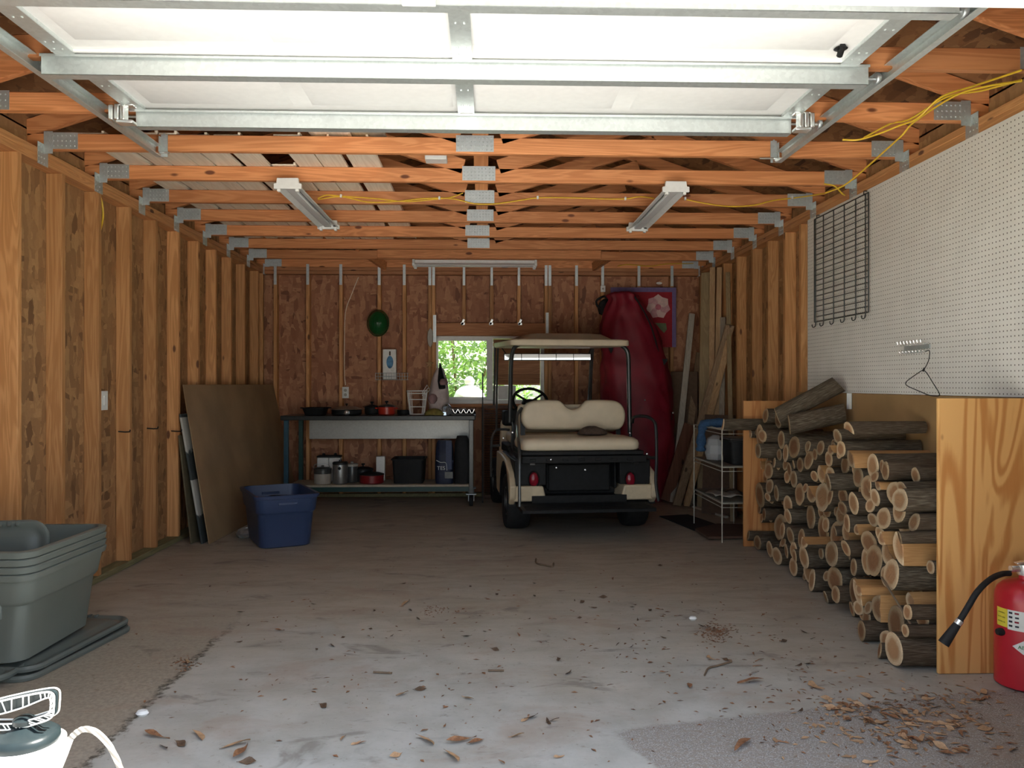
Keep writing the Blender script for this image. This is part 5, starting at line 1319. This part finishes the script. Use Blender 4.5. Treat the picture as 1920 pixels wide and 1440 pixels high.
# louvred panel and pole beneath / before the window
lp0, lp1 = pty(903, 800, 8.40).x, pty(962, 800, 8.40).x
lv = thing('louvred_panel', ((lp0 + lp1) / 2, 8.42, 0), 'brown louvred shutter standing on the floor below the window', 'shutter')
m_l = plain('shutter_brown', (.115, .055, .032), .6, var=.15)
for x in (lp0, lp1 - .03): MB().box((x, 8.40, .002), (x + .03, 8.44, .985)).build('stile', m_l, lv, bevel=.003)
for z_ in (.002, .95): MB().box((lp0 + .03, 8.40, z_), (lp1 - .03, 8.44, z_ + .035)).build('rail', m_l, lv)
for i in range(34):
    z_ = .05 + i * .0262; MB().hexa([(lp0 + .03, 8.402, z_), (lp1 - .03, 8.402, z_), (lp1 - .03, 8.410, z_), (lp0 + .03, 8.410, z_)], [(lp0 + .03, 8.428, z_ + .018), (lp1 - .03, 8.428, z_ + .018), (lp1 - .03, 8.436, z_ + .018), (lp0 + .03, 8.436, z_ + .018)]).build('slat', m_l, lv)
p, q = ptz(905, 940, .002), pty(905, 700, 8.30)
tag(MB().tube([V((pty(905, 800, 8.05).x, 8.05, .002)), q], .007, 8).build('metal_rod', M['grey_tube']), 'thin upright metal rod between the bench and the golf cart', 'rod')
M['grey_bar'] = plain('grey_bar', (.28, .28, .27), .4)
# ------------------------------------------------------------------ lumber in the corner
def lum(c0, c1, ax='z', kn=True): return wood('lumber_%d' % len(bpy.data.materials), ax, c0, c1, tuple(x * .3 for x in c0), knots=kn, var=.08)
tan = lum((.40, .24, .12), (.50, .32, .17)); brown = lum((.27, .17, .10), (.36, .24, .145)); reddish = lum((.15, .06, .035), (.20, .085, .05)); olive = lum((.25, .17, .085), (.32, .23, .12), kn=False); pale = lum((.42, .37, .30), (.50, .45, .37), kn=False); greyw = lum((.24, .19, .14), (.32, .26, .20), kn=False)
def plank(lab, b, t, w, th, mat, wdir=(1, 0, 0)):
    b, t = V(b), V(t); d = (t - b).normalized(); u = V(wdir); u = (u - d * u.dot(d)).normalized(); n = d.cross(u)
    if n.y > 0: n = -n                     # thickness towards the viewer's side
    mb = MB().hexa([b - u * w / 2, b + u * w / 2, b + u * w / 2 + n * th, b - u * w / 2 + n * th], [t - u * w / 2, t + u * w / 2, t + u * w / 2 + n * th, t - u * w / 2 + n * th])
    zmin = min(p.z for p in mb.v)
    for p in mb.v: p.z += .002 - zmin
    return tag(mb.build('lumber_board', mat, bevel=.002, seg=1), lab, 'board', 'boards leaning in the corner')
def flo(px, Y): p = pty(px, 700, Y); return V((p.x, Y, .0))
plank('long white board leaning beside the flower banner', flo(1261, 8.0), pty(1297, 590, 8.47), .062, .02, pale)
plank('brown board just beside the long white one in the corner', flo(1276, 7.98), pty(1311, 664, 8.46), .07, .02, brown)
def rplank(lab, pxt, pyt, pxb, w, th, mat, xt=2.27, xb=2.17):
    t = ptx(pxt, pyt, xt); r = _ray(pxb, 700); b = V((xb, r.y * xb / r.x, 0))
    return plank(lab, b, t, w, th, mat, (1, -.5, 0))
rplank('olive board standing upright at the back corner, tallest and widest there', 1326, 512, 1318, .11, .02, olive, 2.24, 2.12)
rplank('tan upright board next to the olive one in the corner', 1337, 503, 1334, .055, .034, tan)
rplank('second tan upright board, leaning close to the first', 1350, 503, 1342, .05, .034, tan)
rplank('whitish short board among the upright boards in the corner', 1356, 596, 1352, .05, .02, greyw)
rplank('olive narrow board behind the diagonal planks', 1365, 512, 1374, .04, .02, olive)
b = ptz(1268, 949); t = ptx(1381, 612, XR - .005); t.x = XR - .07
plank('long diagonal plank leaning across the corner, lower edge facing out', b, t, .085, .022, brown, (1, .1, 0))
b = ptz(1290, 952); t = ptx(1383, 640, XR - .005); t.x = XR - .07
plank('diagonal plank lying right behind the long diagonal one', b + V((.0, .08, 0)), t + V((0, .08, 0)), .06, .03, tan, (1, .1, 0))
plank('reddish brown board with its foot beside the golf cart', ptz(1248, 943), pty(1292, 800, 8.1), .12, .02, reddish, (1, .2, 0))
plank('short whitish post near the foot of the diagonal planks', flo(1297, 7.85), pty(1297, 868, 8.05), .05, .03, greyw)
sheet('particle_board', 'dark brown sheet of board standing behind the diagonal planks', 'sheet', (1.93, 8.34, .004), (2.20, 8.16, .004), (1.99, 8.46, 1.34), (2.24, 8.30, 1.34), .015, plain('dark_board', (.12, .07, .042), .7))
sheet('carton_sheet', 'flattened brown carton behind the white wire rack', 'sheet', (2.02, 7.35, .004), (2.28, 7.1, .004), (2.08, 7.45, .92), (2.295, 7.22, .92), .012, plain('carton_brown', (.10, .06, .04), .8))
a, b = ptz(1300, 952), ptz(1363, 972)
tag(MB().bar(a + V((0, 0, .012)), b + V((0, 0, .012)), .03, .02).build('trim_strip', pale, bevel=.002), 'whitish strip of wood lying on the floor below the diagonal planks', 'board')
q = [ptz(1236, 969), ptz(1290, 966), ptz(1345, 985), ptz(1302, 996)]
tag(MB().prism([(0, 0)] * 0 + [(p.x, p.y) for p in q], (0, 0, .001), (1, 0, 0), (0, 1, 0), (0, 0, .008)).build('floor_mat', M['rubber'], bevel=.002), 'flat dark mat on the floor beside the golf cart', 'mat')
q = [ptz(1303, 998), ptz(1345, 988), ptz(1400, 990), ptz(1404, 1012), ptz(1328, 1014)]
tag(MB().prism([(p.x, p.y) for p in q], (0, 0, .011), (1, 0, 0), (0, 1, 0), (0, 0, .02)).build('carton_piece', plain('damp_carton', (.10, .055, .035), .8), bevel=.002), 'dark brown piece of carton on the floor under the white wire rack', 'carton')

# ------------------------------------------------------------------ white wire rack
RX0, RX1, RY0, RY1 = 1.795, 2.14, 5.97, 6.78
rk = thing('wire_rack', ((RX0 + RX1) / 2, 6.37, 0), 'white wire shelf rack beside the far end of the firewood stack', 'rack')
ZS = (.30, .575, .86)
M['cream_wire'] = plain('cream_wire', (.50, .48, .40), .4, var=.05)
for x, y in ((RX0, RY0), (RX0, RY1), (RX1, RY0), (RX1, RY1)): MB().tube([(x, y, .002), (x, y, .865)], .0048, 8).build('post', M['cream_wire'], rk)
for z_ in ZS:
    m = MB().tube([(RX0, RY0, z_), (RX1, RY0, z_), (RX1, RY1, z_), (RX0, RY1, z_)], .0042, 6, closed=True).tube([(RX0, RY0, z_ - .03), (RX1, RY0, z_ - .03), (RX1, RY1, z_ - .03), (RX0, RY1, z_ - .03)], .0034, 6, closed=True)
    for i in range(1, 16): m.tube([(RX0, RY0 + (RY1 - RY0) * i / 16, z_), (RX1, RY0 + (RY1 - RY0) * i / 16, z_)], .0028, 5)
    m.build('wire_shelf', M['cream_wire'], rk)
MB().box((RX0 + .01, RY0 + .01, .306), (RX1 - .01, RY1 - .02, .312)).build('shelf_liner', plain('shelf_liner', (.16, .15, .12), .7), rk)
MB().box((RX0 + .01, RY0 + .02, .581), (RX1 - .01, RY1 - .02, .586)).build('shelf_liner', plain('shelf_liner', (.14, .12, .09), .7), rk)
M['blue_cloth'] = plain('blue_towel', (.028, .075, .16), .85, var=.2, scale=60, bump=.4)
rings = []
L = [(1398, 790, 6.10, .03), (1380, 797, 6.2, .05), (1355, 803, 6.3, .06), (1335, 812, 6.42, .05), (1331, 830, 6.45, .04), (1330, 845, 6.46, .03)]
L2 = []
for px, py, Y, r in L:
    p = pty(px, py, Y)
    if py < 813: p.z = .895 - .001 * (812 - py) * 0
    else: p.x = RX0 - .03
    L2.append((p, r))
L2[3] = (V((RX0 - .012, 6.42, .88)), .045)
tag(MB().tube(smooth_path([p for p, r in L2], 4), [.028 + .016 * math.sin(i * .9) ** 2 for i in range(21)], 10).build('blue_towel', M['blue_cloth'], ang=80), 'blue towel draped over the top corner of the white wire rack', 'towel')
c = V((1.90, 6.5, .588)); rr = random.Random(9); rings = []
for h, r in ((0, .10), (.05, .12), (.12, .115), (.17, .09), (.2, .03)): rings.append([V((c.x + math.cos(R(a)) * r * .75 * rr.uniform(.9, 1.06), c.y + math.sin(R(a)) * r * rr.uniform(.9, 1.06), c.z + h)) for a in range(0, 360, 20)])
mz = NT('milky_plastic'); mz.b.inputs['Transmission Weight'].default_value = .4; M['milky'] = mz.out((.62, .64, .66), .35)
tag(MB().loft(rings).build('plastic_bag', M['milky'], ang=15), 'whitish plastic bag on the middle shelf of the white wire rack', 'bag')
bb = thing('storage_box', (2.0, 6.2, .588), 'dark storage box on the middle shelf of the white wire rack', 'box')
MB().loft([[V((2.0 + a, 6.2 + b, .588 + z)) for a, b in rounded(.22 + k, .28 + k, .03, 3)] for k, z in ((-.03, 0), (0, .17), (.02, .172), (.02, .185))]).build('body', M['black'], bb)
MB().box((1.885, 6.055, .774), (2.115, 6.345, .79)).build('lid', M['grey_tube'], bb, bevel=.006)
rings = []
c = V((1.93, 6.35, .314))
pts = [[(c.x - .12 + .04 * i, c.y - .16 + .06 * j, c.z + .012 + .012 * math.sin(i * 1.7 + j)) for i in range(7)] for j in range(6)]
tag(MB().loft(pts, closed=False).build('paper_sheet', M['putty'], solid=.004), 'pale crumpled paper on the lowest shelf of the white wire rack', 'paper')

# ------------------------------------------------------------------ totes
def tote_rings(w0, d0, w1, d1, h, lip=.012):
    rg = []
    def ring(f, z, add=0.0, r=.07): return [V((a, b, z)) for a, b in rounded(w0 + (w1 - w0) * f + add, d0 + (d1 - d0) * f + add, r, 5)]
    rg.append([V((p.x * .9, p.y * .9, .012)) for p in ring(0, 0, -.03)])
    rg += [ring(0, .0, -.03), ring(0.02, .008, -.004), ring(.55, h * .64), ring(.57, h * .655, .010), ring(.62, h * .69, .022), ring(.93, h - .03, .022), ring(.95, h - .027, .03 + lip), ring(1, h - .004, .034 + lip), ring(1, h, .026 + lip), ring(1, h, -.006), ring(.6, h * .69, -.006), ring(.03, .014, -.02)]
    return rg
M['tote_grey'] = plain('grey_green_tote', (.15, .167, .148), .36, var=.06, scale=3)
M['lid_grey'] = plain('grey_tote_lid', (.11, .125, .112), .42, var=.08, scale=4)
TC = V((-2.065, 3.60, .058))
names = ['lowest of four nested grey totes, its whole body showing, beside the stud wall', 'second from below of four nested grey totes, just its rim showing', 'third from below of four nested grey totes, just its rim showing', 'topmost of four nested grey totes, holding a loose lid']
for i in range(4):
    s = 1 - .012 * i
    t = thing('storage_tote', TC + V((0, 0, .031 * i)), names[i], 'tote', 'nested grey totes', rz=R(-1.0))
    MB().loft(tote_rings(.33 * s, .57 * s, .425, .63, .378), cap=True).build('tub', M['tote_grey'], t, ang=45)
    if i == 0:
        MB().box((-.10, -.312, .19), (.10, -.295, .27)).build('handle_recess', M['tote_grey'], t, bevel=.012)
        p = pty(8, 1120, 3.30)
        MB().box((p.x - TC.x - .03, -.286, .225), (p.x - TC.x + .009, -.283, .275)).build('sticker', M['label_white'], t)
        for k in range(6): MB().box((p.x - TC.x - .012 + k * .003, -.2872, .229), (p.x - TC.x - .0105 + k * .003, -.286, .248)).build('barcode_bar', M['ink'], t)
def lid(lab, c, rz, tilt=(0, 0), name='tote_lid', w=.49, d=.74, parent_rot=None):
    t = thing(name, c, lab, 'lid', 'grey tote lids', rz=rz, local=True)
    t.rotation_euler = (R(tilt[0]), R(tilt[1]), rz)
    rg = [[V((a, b, z)) for a, b in rounded(w + k, d + k, max(.02, .08 + k * .4), 5)] for k, z in ((-.03, .004), (0, 0), (.004, .012), (-.01, .022), (-.03, .022), (-.06, .012), (-.10, .012), (-.13, .022), (-.2, .022))]
    m = MB().loft(rg)
    m.build('panel', M['lid_grey'], t, ang=40)
    for s in (-1, 1):
        for k in range(4): MB().box((-.06 + k * .035, s * (d / 2 - .012) - .012, .012), (-.045 + k * .035, s * (d / 2 - .012) + .01, .026)).build('rib', M['lid_grey'], t, bevel=.002)
    return t
lid('lowest grey tote lid, flat on the floor under the nested totes', V((-2.03, 3.66, .002)), R(-9))
lid('upper grey tote lid lying askew under the nested totes', V((-2.045, 3.69, .028)), R(-7))
lid('grey tote lid poking out toward the doorway under the nested totes', V((-2.14, 3.44, .026)), R(2), w=.44, d=.50)
t = lid('grey tote lid standing upright inside the topmost nested tote', V((-2.12, 3.56, .375)), R(0), name='tote_lid', w=.36, d=.46)
t.rotation_euler = (R(82), 0, R(8))

M['tote_blue'] = plain('blue_tote', (.034, .055, .125), .4, var=.06, scale=3)
c4 = [V((-1.66, 5.76, 0)), V((-1.235, 5.965, 0)), V((-1.975, 6.38, 0))]
ux = (c4[1] - c4[0]).normalized(); ang = math.atan2(ux.y, ux.x); w = (c4[1] - c4[0]).length; d = (c4[2] - c4[0]).length
cc = c4[0] + ux * w / 2 + V((-ux.y, ux.x, 0)) * d / 2
bt = thing('blue_tote', cc, 'blue plastic tote on the floor in front of the bench end', 'tote', rz=ang)
MB().loft(tote_rings(w * .80, d * .82, w - .03, d - .03, .395), cap=True).build('tub', M['tote_blue'], bt, ang=45)
for s in (-1, 1): MB().box((-.07, s * (d / 2 - .02) - .012, .32), (.07, s * (d / 2 - .02) + .012, .34)).build('handle', M['tote_blue'], bt, bevel=.004)
tag(MB().hexa([cc + V((-.11, -.11, .03)), cc + V((.09, -.11, .03)), cc + V((.09, .11, .03)), cc + V((-.11, .11, .03))], [cc + V((-.12, -.12, .345)), cc + V((.10, -.12, .345)), cc + V((.10, .12, .345)), cc + V((-.12, .12, .345))]).build('black_bag', M['rubber'], bevel=.05, seg=4), 'black bagged bundle inside the blue tote', 'bag')
c = ptz(462, 1008); rr = random.Random(2); rings = []
for h, r in ((0, .05), (.03, .07), (.06, .06), (.08, .03)): rings.append([V((c.x + math.cos(R(a)) * r * 1.2 * rr.uniform(.75, 1.1), c.y + math.sin(R(a)) * r * rr.uniform(.75, 1.1), c.z + .002 + h)) for a in range(0, 360, 24)])
tag(MB().loft(rings).build('plastic_wrap', M['clear'], ang=10), 'crumpled clear plastic on the floor between leaning sheets and blue tote', 'plastic wrap')

# ------------------------------------------------------------------ pump sprayer at the doorway
SY_ = 1.50
def sp(px, py, y=SY_): return pty(px, py, y)
ax = sp(46, 1400); zc = ax.z
sprayer = thing('pump_sprayer', (ax.x, SY_, -.008), 'white pump sprayer with black cap and looped hose in the sunlit doorway', 'sprayer')
M['tank'] = plain('white_tank', (.80, .80, .78), .35, var=.02)
MB().lathe([(.085, -.008), (.095, .01), (.098, .06), (.098, .36), (.09, .40), (.06, .44), (.05, .46), (.05, zc - .025), (.064, zc - .01), (.069, zc + .0), (.069, zc + .008), (.061, zc + .009)], (ax.x, SY_, 0), 40).build('tank', M['tank'], sprayer, ang=50)
M['sprayer_black'] = plain('sprayer_black', (.012, .018, .02), .3, var=.1, spec=.2)
MB().lathe([(.058, zc + .007), (.06, zc + .011), (.059, zc + .022), (.05, zc + .029), (.03, zc + .031), (.018, zc + .04)], (ax.x, SY_, 0), 40).build('cap', M['sprayer_black'], sprayer, ang=50)
MB().tube([(ax.x, SY_, zc + .03), (ax.x, SY_, sp(46, 1362).z)], .0065, 10).lathe([(.02, zc + .044), (.02, zc + .052), (.009, zc + .058)], (ax.x, SY_, 0), 16).build('pump_rod', M['sprayer_black'], sprayer)
hl = [(-14, 1316), (10, 1310), (50, 1301), (90, 1294), (103, 1296), (107, 1304), (106, 1326), (104, 1338), (94, 1346), (70, 1354), (46, 1361), (20, 1364), (-14, 1365)]
hd = MB()
top = [sp(*p) for p in [(-14, 1319), (10, 1315), (50, 1305), (96, 1295)]]; 
P2 = smooth_path([sp(*p) for p in hl], 4)
# an open ribbed D handle: two thin flanges and a ribbed web
def shell(path, r_out):
    for dy in (-.010, .010): hd.tube([p + V((0, dy, 0)) for p in path], r_out * .6, 6)
shell(P2, .0028)
def outline(scale):
    c = sum(P2, V((0, 0, 0))) / len(P2); return [c + (p - c) * scale for p in P2]
P3 = [sp(*p) for p in [(-14, 1338), (10, 1334), (50, 1322), (92, 1305), (100, 1308), (100, 1325), (98, 1331), (88, 1337), (64, 1345), (42, 1351), (20, 1353), (-14, 1353)]]
P3 = smooth_path(P3, 4); shell(P3, .0025)
hd.build('handle', M['white'], sprayer)
wb_ = MB()
k = min(len(P2), len(P3))
rings = []
for a, b in zip([P2[int(i * (len(P2) - 1) / 60)] for i in range(61)], [P3[int(i * (len(P3) - 1) / 60)] for i in range(61)]): rings.append([a + V((0, -.004, 0)), b + V((0, -.004, 0)), b + V((0, .004, 0)), a + V((0, .004, 0))])
wb_.loft(rings); wb_.build('handle_web', M['sprayer_black'], sprayer)
rb_ = MB()
for i in range(2, 59, 2):
    a, b = rings[i][0], rings[min(60, i + 1)][1]; rb_.tube([a + V((0, -.008, 0)), b + V((0, -.008, 0))], .0011, 5)
rb_.build('handle_ribs', M['white'], sprayer)
def braid():
    t = NT('braided_hose'); v = t.coord((1, 1, 1)); w = t.n('ShaderNodeTexWave', wave_type='BANDS', bands_direction='DIAGONAL'); t.l(v, w.inputs['Vector']); w.inputs['Scale'].default_value = 45
    return t.out(t.ramp(w.outputs['Fac'], [(.35, (.12, .11, .10)), (.6, (.66, .62, .54))]), .4)
hp = [(86, 1452), (104, 1436), (112, 1418), (126, 1392), (146, 1372), (163, 1367), (182, 1374), (202, 1394), (217, 1420), (228, 1450), (238, 1500), (240, 1600)]
path = smooth_path([sp(px, py, SY_ - .06 + .02 * i / 10) for i, (px, py) in enumerate(hp)], 5)
MB().tube([p + V((0, 0, 0)) for p in path], .0055, 8).build('hose', braid(), sprayer)
MB().tube([sp(100, 1450, SY_ - .065), sp(118, 1412, SY_ - .063), sp(131, 1386, SY_ - .06)], [.011, .009, .006], 10).build('hose_grip', M['tank'], sprayer)

# ------------------------------------------------------------------ leaves, twigs, crumbs
M['leaf_brown'] = leaf_material('dry_leaf_brown', (.16, .075, .04), (.34, .17, .085)); M['leaf_tan'] = leaf_material('dry_leaf_tan', (.33, .20, .11), (.50, .32, .18)); M['leaf_dark'] = leaf_material('dry_leaf_dark', (.06, .04, .028), (.14, .085, .05))
LEAF = []
for s in range(6):
    rr = random.Random(100 + s); me = bpy.data.meshes.new('leaf'); n = 7; vs = []; fs = []
    wd = rr.uniform(.09, .17); cu = rr.uniform(-.02, .16); tw = rr.uniform(-.45, .45)
    for i in range(n + 1):
        u = i / n; x = u - .5; w_ = wd * math.sin(math.pi * min(1, u ** .8 * .97 + .02)) ** 1.15 * (1 + .25 * math.sin(7 * u + s)); z_ = cu * (2 * x) ** 2 * .5
        for j in (-1, 0, 1): vs.append((x, j * w_ + tw * x * x, z_ + (.5 * j * math.sin(s * 2.1) + .35 * abs(j)) * w_ + .05 * math.sin(5 * u + s * 1.7) * (.5 + .5 * j) + .06))
    for i in range(n):
        for j in range(2): fs.append((i * 3 + j, i * 3 + j + 1, (i + 1) * 3 + j + 1, (i + 1) * 3 + j))
    me.from_pydata(vs, [], fs); me.materials.append([M['leaf_brown'], M['leaf_tan'], M['leaf_dark']][s % 3]); me.polygons.foreach_set('use_smooth', [True] * len(me.polygons)); LEAF.append(me)
rr = random.Random(77)
def leaf(px, py, size, lab, grp, kind=None):
    p = ptz(px, py)
    if p.x > 1.86 and p.y > 3.2: return
    me = LEAF[kind if kind is not None else rr.randrange(6)]
    o = bpy.data.objects.new('dry_leaf', me); COL.objects.link(o); o.location = (p.x, p.y, .0015); o.scale = (size,) * 3; o.rotation_euler = (rr.uniform(-.12, .12), rr.uniform(-.1, .1), rr.uniform(0, 6.28))
    tag(o, lab, 'leaf', grp)
Z = [('dry brown leaf in the drift of leaves before the red extinguisher', 'leaf drift by the extinguisher', [(1700, 1330, 110, 30, 34), (1640, 1345, 60, 22, 26), (1760, 1370, 120, 40, 34), (1810, 1310, 60, 20, 12), (1590, 1325, 40, 14, 22), (1720, 1400, 120, 24, 22)], (.026, .066)),
     ('dry leaf scattered on the concrete in the middle of the doorway', 'leaves at the doorway', [(900, 1370, 260, 60, 16), (1300, 1250, 240, 60, 10), (500, 1400, 200, 40, 6)], (.032, .068)),
     ('small dark leaf scrap scattered on the floor between doorway and golf cart', 'leaf scraps on the inner floor', [(1200, 1140, 200, 60, 34), (850, 1160, 200, 60, 18), (1480, 1230, 100, 50, 16), (480, 1160, 160, 60, 10)], (.025, .055))]
for lab, grp, L, (s0, s1) in Z:
    for cx, cy, sx_, sy_, n in L:
        for _ in range(n):
            px, py = rr.gauss(cx, sx_ * .6), rr.gauss(cy, sy_ * .6)
            if 20 < px < 1915 and 1030 < py < 1436: leaf(px, py, rr.uniform(s0, s1), lab, grp, rr.choice((2, 5, 0)) if 'scrap' in lab else rr.choice((0, 1, 3, 4, 1)) if 'drift' in lab else None)
for px, py, s, lab in ((291, 1383, .11, 'broad dry leaf near the sprayer hose'), (375, 1380, .09, 'single dry leaf to the far side of the sprayer'), (455, 1412, .12, 'largest of the dry leaves clustered between sprayer and doorway middle'), (440, 1398, .10, 'dry leaf touching the big leaf beyond the sprayer'), (800, 1390, .10, 'dry leaf standing alone mid doorway, pointed at one end'), (850, 1420, .10, 'triangular dry leaf close to the doorway edge'), (866, 1391, .11, 'long narrow tan leaf mid doorway'), (1405, 1280, .13, 'curled tan leaf lying apart before the firewood stack'), (1527, 1290, .10, 'reddish leaf between the curled tan leaf and the leaf drift'), (758, 1133, .10, 'reddish brown leaf alone on the inner floor'), (1388, 1400, .13, 'long pale brown leaf on the rough concrete patch'), (352, 1242, .08, 'small curled leaf on the worn brown strip')):
    leaf(px, py, s, lab, None, 0 if s > .1 else 1)
def tw(L, lab, r=.004): tag(MB().tube(smooth_path([ptz(px, py, .006) for px, py in L], 4), r, 6).build('twig', M['twig']), lab, 'twig')
tw([(1321, 1266), (1328, 1253), (1345, 1248), (1372, 1240)], 'thin forked twig on the floor before the firewood stack')
tw([(1005, 1048), (1006, 1056), (1022, 1060), (1036, 1062), (1038, 1056)], 'hooked twig on the floor in front of the golf cart', .006)
tw([(700, 1260), (735, 1262)], 'straight straw on the floor mid garage'); tw([(915, 1257), (945, 1257)], 'short straw on the floor mid garage')
for px, py, r, lab in ((1299, 1162, .018, 'white pebble on the floor near the patch of sawdust'), (267, 1341, .02, 'white chip on the floor beside the sprayer')):
    c = ptz(px, py); tag(MB().lathe([(r * .7, 0), (r, r * .4), (r * .7, r * .9), (.001, r * 1.1)], c, 9, sx=1.2).build('pebble', M['white']), lab, 'pebble')
def crumbs(name, lab, L, s0, s1, mat, seed):
    q = random.Random(seed); mb = MB()
    for cx, cy, sx_, sy_, n in L:
        for _ in range(n):
            px, py = q.gauss(cx, sx_), q.gauss(cy, sy_)
            if not (10 < px < 1915 and 985 < py < 1438): continue
            p = ptz(px, py, .0012)
            if (p.x > 1.86 and p.y > 3.2) or p.x < XL + .1: continue
            s = q.uniform(s0, s1); a = q.uniform(0, 6.28); c_, s_ = math.cos(a) * s, math.sin(a) * s; k = q.uniform(.15, .5)
            mb._add([p + V((-c_, -s_, 0)), p + V((s_ * k, -c_ * k, .001)), p + V((c_, s_, .0)), p + V((-s_ * k, c_ * k, .003))], [(0, 1, 2, 3)])
    return tag(mb.build(name, mat, smooth=False), lab, 'litter', kind='stuff')
crumbs('leaf_litter', 'tiny leaf crumbs strewn all over the concrete floor', [(960, 1200, 380, 110, 330), (1450, 1240, 200, 80, 170), (1680, 1350, 140, 45, 200)], .005, .016, M['leaf_brown'], 1)
crumbs('sawdust', 'reddish sawdust in a thin heap on the floor near the firewood', [(1343, 1186, 16, 9, 260), (350, 1245, 14, 6, 60), (830, 1145, 24, 6, 60)], .004, .012, M['leaf_brown'], 2)
crumbs('wood_chips', 'tan bark chips scattered in the leaf drift', [(1700, 1350, 110, 38, 260)], .008, .024, M['leaf_tan'], 3)

# ------------------------------------------------------------------ light and camera
w = bpy.data.worlds.new('sky'); SC.world = w; w.use_nodes = True; nt = w.node_tree
sky = nt.nodes.new('ShaderNodeTexSky'); sky.sky_type = 'NISHITA'; sky.sun_disc = False; sky.sun_elevation = R(60); sky.sun_rotation = R(90); sky.air_density = 1.0; sky.dust_density = 1.5
bgn = nt.nodes['Background']; hsv = nt.nodes.new('ShaderNodeHueSaturation'); hsv.inputs['Saturation'].default_value = .6
nt.links.new(sky.outputs[0], hsv.inputs['Color']); nt.links.new(hsv.outputs[0], bgn.inputs[0]); bgn.inputs[1].default_value = 0.32
sun = bpy.data.lights.new('sun', 'SUN'); sun.energy = 20.0; sun.angle = R(.6); sun.color = (1, .965, .88)
so = bpy.data.objects.new('sun', sun); COL.objects.link(so)
sd = V((.55, .03, 1.0)).normalized(); so.rotation_euler = (-sd).to_track_quat('-Z', 'Y').to_euler(); so.location = (4, -2, 8)
cam = bpy.data.cameras.new('camera'); co = bpy.data.objects.new('camera', cam); COL.objects.link(co)
cam.sensor_fit = 'HORIZONTAL'; cam.sensor_width = 36.0; cam.lens = FPX / 1920 * 36.0; cam.clip_start = .05; cam.clip_end = 200
co.location = (0, 0, CAMZ); co.rotation_euler = (R(90), 0, -YAW); SC.camera = co
vs = SC.view_settings; vs.view_transform = 'Standard'; vs.look = 'None'; vs.gamma = 1.0; vs.use_curve_mapping = False; vs.exposure = 0.66
cy = SC.cycles; cy.max_bounces = 14; cy.diffuse_bounces = 10; cy.glossy_bounces = 6; cy.transmission_bounces = 8; cy.caustics_reflective = False; cy.caustics_refractive = False
